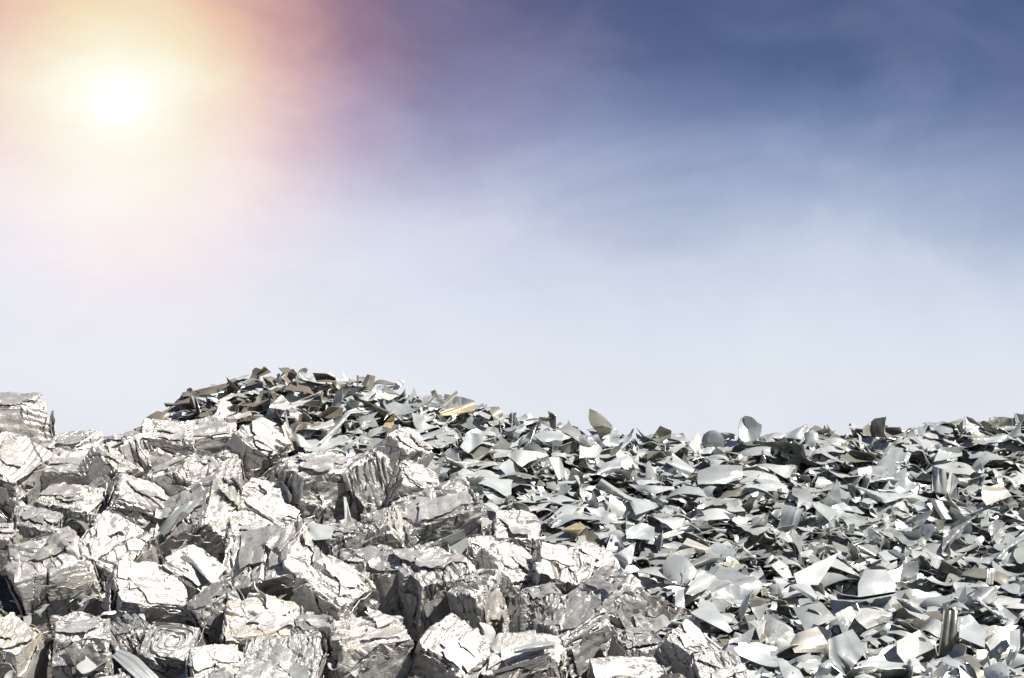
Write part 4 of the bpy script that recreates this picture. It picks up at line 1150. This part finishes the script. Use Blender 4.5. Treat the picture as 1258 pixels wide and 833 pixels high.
# labels of the scattered ones, from their looks and the traced scrap or bale they lie next to
WORD = {'torn_sheet': 'torn sheet', 'folded_sheet': 'folded sheet', 'curled_strip': 'curled strip', 'ribbed_strip': 'ribbed strip', 'bent_disc': 'round bent plate'}
landmarks = []
for s, t in zip(scraps[:len(TR)], TR):
    landmarks.append((np.mean([p[0] for p in t[6]]), np.mean([p[1] for p in t[6]]), t[0]))


def short(l):
    w = l.replace("'s", '').split()
    stop = {'in', 'set', 'tipped', 'wedged', 'tucked', 'squeezed', 'carrying', 'showing', 'made', 'cut', 'where', 'right', 'directly', 'leaning', 'rising', 'whose', 'behind', 'resting', 'across', 'to', 'highest', 'like', 'pressed', 'turned', 'half', 'standing', 'lying', 'leaning', 'just', 'on', 'with', 'beside', 'under', 'above', 'below', 'left', 'right', 'near', 'against', 'upright', 'between', 'hanging',
            'running', 'over', 'next', 'at', 'tilted', 'sloping', 'poking', 'bending', 'slanting', 'falling', 'spreading', 'propped', 'topping', 'sticking', 'low', 'pointing', 'and'}
    out = []
    for i, x in enumerate(w):
        if i >= 2 and x.strip(',') in stop:
            break
        out.append(x.strip(','))
        if len(out) == 5:
            break
    while len(out) > 2 and out[-1] in ('a', 'the', 'of'):
        out.pop()
    return ' '.join(out)


shorts = [short(l[2]) for l in landmarks]
landmarks = [(u, v, n) for (u, v, _), n in zip(landmarks, shorts) if shorts.count(n) == 1]
used = {s['label'] for s in scraps if s['label']}


def where(i):
    r = sorted(landmarks, key=lambda l: (l[0] - mu[i]) ** 2 + 2.0 * (l[1] - mv[i]) ** 2)
    for l in r[:4]:
        du, dv = mu[i] - l[0], mv[i] - l[1]
        side = ('right of' if du > 0 else 'left of') if abs(du) > 1.4 * abs(dv) else ('below' if dv > 0 else 'above')
        yield side + ' the ' + l[2]


def pose(s):
    return 'upright' if s['tilt'] > 50 else 'tilted' if s['tilt'] > 22 else 'flat-lying'


for i in chosen:
    s = scraps[i]
    big = 'large' if s['size'] > 0.24 else 'small' if s['size'] < 0.16 else 'middling'
    done = False
    for loc in where(i):
        for head in (f"{s['tint']} {WORD[s['name']]}", f"{pose(s)} {s['tint']} {WORD[s['name']]}", f"{big} {pose(s)} {s['tint']} {WORD[s['name']]}"):
            lab = f'{head} {loc}'
            if lab not in used and len(lab.split()) <= 15:
                done = True
                break
        if done:
            break
    if not done:
        lab = f"{big} {pose(s)} {s['tint']} {WORD[s['name']]} {next(where(i))}, further off"
    used.add(lab)
    s['label'] = lab

def two_sided(tint, n, s):
    """colour of the points: the painted front, and on most sheets a dull back, darkened to deepen the shade underneath"""
    c = np.tile(np.asarray(tint, float), (n, 1))
    if s['back']:
        c[n // 2:] = np.array(BACK) * s['backtone']
    return c


TYPE_GROUP = 'loose scraps of sheet metal on the heap'
rest = []
keep = set(chosen)
for i, s in enumerate(scraps):
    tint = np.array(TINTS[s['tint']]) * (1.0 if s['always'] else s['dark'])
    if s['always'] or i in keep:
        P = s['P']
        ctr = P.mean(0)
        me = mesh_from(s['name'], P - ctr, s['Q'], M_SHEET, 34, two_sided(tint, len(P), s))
        ob = bpy.data.objects.new(s['name'], me)
        ob.location = ctr
        ob['label'] = s['label']
        ob['category'] = 'metal scrap'
        ob['group'] = TYPE_GROUP
        C.objects.link(ob)
    else:
        rest.append((s['P'], s['Q'], two_sided(tint, len(s['P']), s)))
off = 0
V, Qs, T = [], [], []
for P, q, tint in rest:
    V.append(P)
    Qs.append(q + off)
    T.append(tint)
    off += len(P)
me = mesh_from('loose_scrap', np.concatenate(V), np.concatenate(Qs), M_SHEET, 34, np.concatenate(T))
ob = bpy.data.objects.new('loose_scrap', me)
ob['kind'] = 'stuff'
ob['label'] = 'mass of small torn metal sheets packed between the larger scraps'
C.objects.link(ob)

# bales of the lower layer: those that show nothing are dropped, the others are told apart by what they lie between
dg_own = np.full((NX, NY), -2)
acc_i, acc_x, acc_y, acc_d = [], [], [], []
for i, A in enumerate(OCC):
    pr = project(A)
    acc_i.append(np.full(len(A), i)); acc_x.append(pr[:, 0]); acc_y.append(pr[:, 1]); acc_d.append(pr[:, 2])
acc_i, acc_x, acc_y, acc_d = map(np.concatenate, (acc_i, acc_x, acc_y, acc_d))
cx, cy = np.floor(acc_x / cell).astype(int), np.floor(acc_y / cell).astype(int)
ok = (cx >= 0) & (cx < NX) & (cy >= 0) & (cy < NY)
acc_i, cx, cy, acc_d = acc_i[ok], cx[ok], cy[ok], acc_d[ok]
o = np.argsort(-acc_d, kind='stable')
dg_own[cx[o], cy[o]] = acc_i[o]
bs = np.bincount(dg_own[dg_own >= 0].ravel(), minlength=len(bales))
seen_labels = set(b[9] for b in BALES)
BS = '''tall edge bale
big bale under the tall one
flat-fronted low bale
saddle bale against the sky
narrow saddle slab
bale below the skyline notch
bale under the brown crest end
flat white block
wide white bale
corner-tipped silver bale
small edge bale
flat-topped black-fronted bale
tan-patched bale
upright square bale
tan corner bale
slab-carrying bale
ring-folded bale
diamond-wise bale
squat white bale
bale at the corrugated shard
flattened bank bale
broad flat-topped bale
big black-sided bale
bale by the black gap
leaning slab-shaped bale
crumpled bale beneath the slab
biggest white bale
bale tucked beneath the biggest
brown-stained bale
dull grey bale
wide grey bottom bale
small bright bottom bale
tan-panelled bale
narrow wrinkled bale
grey wrinkled bale
small rounded bale
long bale
tall dark-sided bale
narrow upright bale
tilted bale over the slot
bright foot bale
pale border bale
bluish grey bale
light border bale
long slanting bale
dark-fronted bale
shaded grey-fronted bale
broad bottom bale
rising bale top
light end bale
outermost bale
deep-shade bale
wedged white bale
small corner bale
small silver bale
dim bale
shaded hollow bale
small bale under the long one'''.split('\n')
assert len(BS) == len(BALES)
for k_, ob in enumerate(hidden):
    i = n_named + k_
    u, v = bales[i][0], bales[i][1]
    near = nearest_bales(u, v, 9)
    lab = None
    for b in near[1:]:
        for a in near:
            if a != b and near.index(a) < near.index(b) and lab is None:
                x = f'buried bale between the {BS[a]} and the {BS[b]}'
                if x not in seen_labels:
                    lab = x
    seen_labels.add(lab)
    ob['label'] = lab or f'buried bale right behind the {BS[near[0]]}'
    if (bs[i] < 7 and -20 < u < 1258 and v < 840) or u < -85 or v > 880:
        for ch in list(ob.children):
            bpy.data.objects.remove(ch)
        bpy.data.objects.remove(ob)
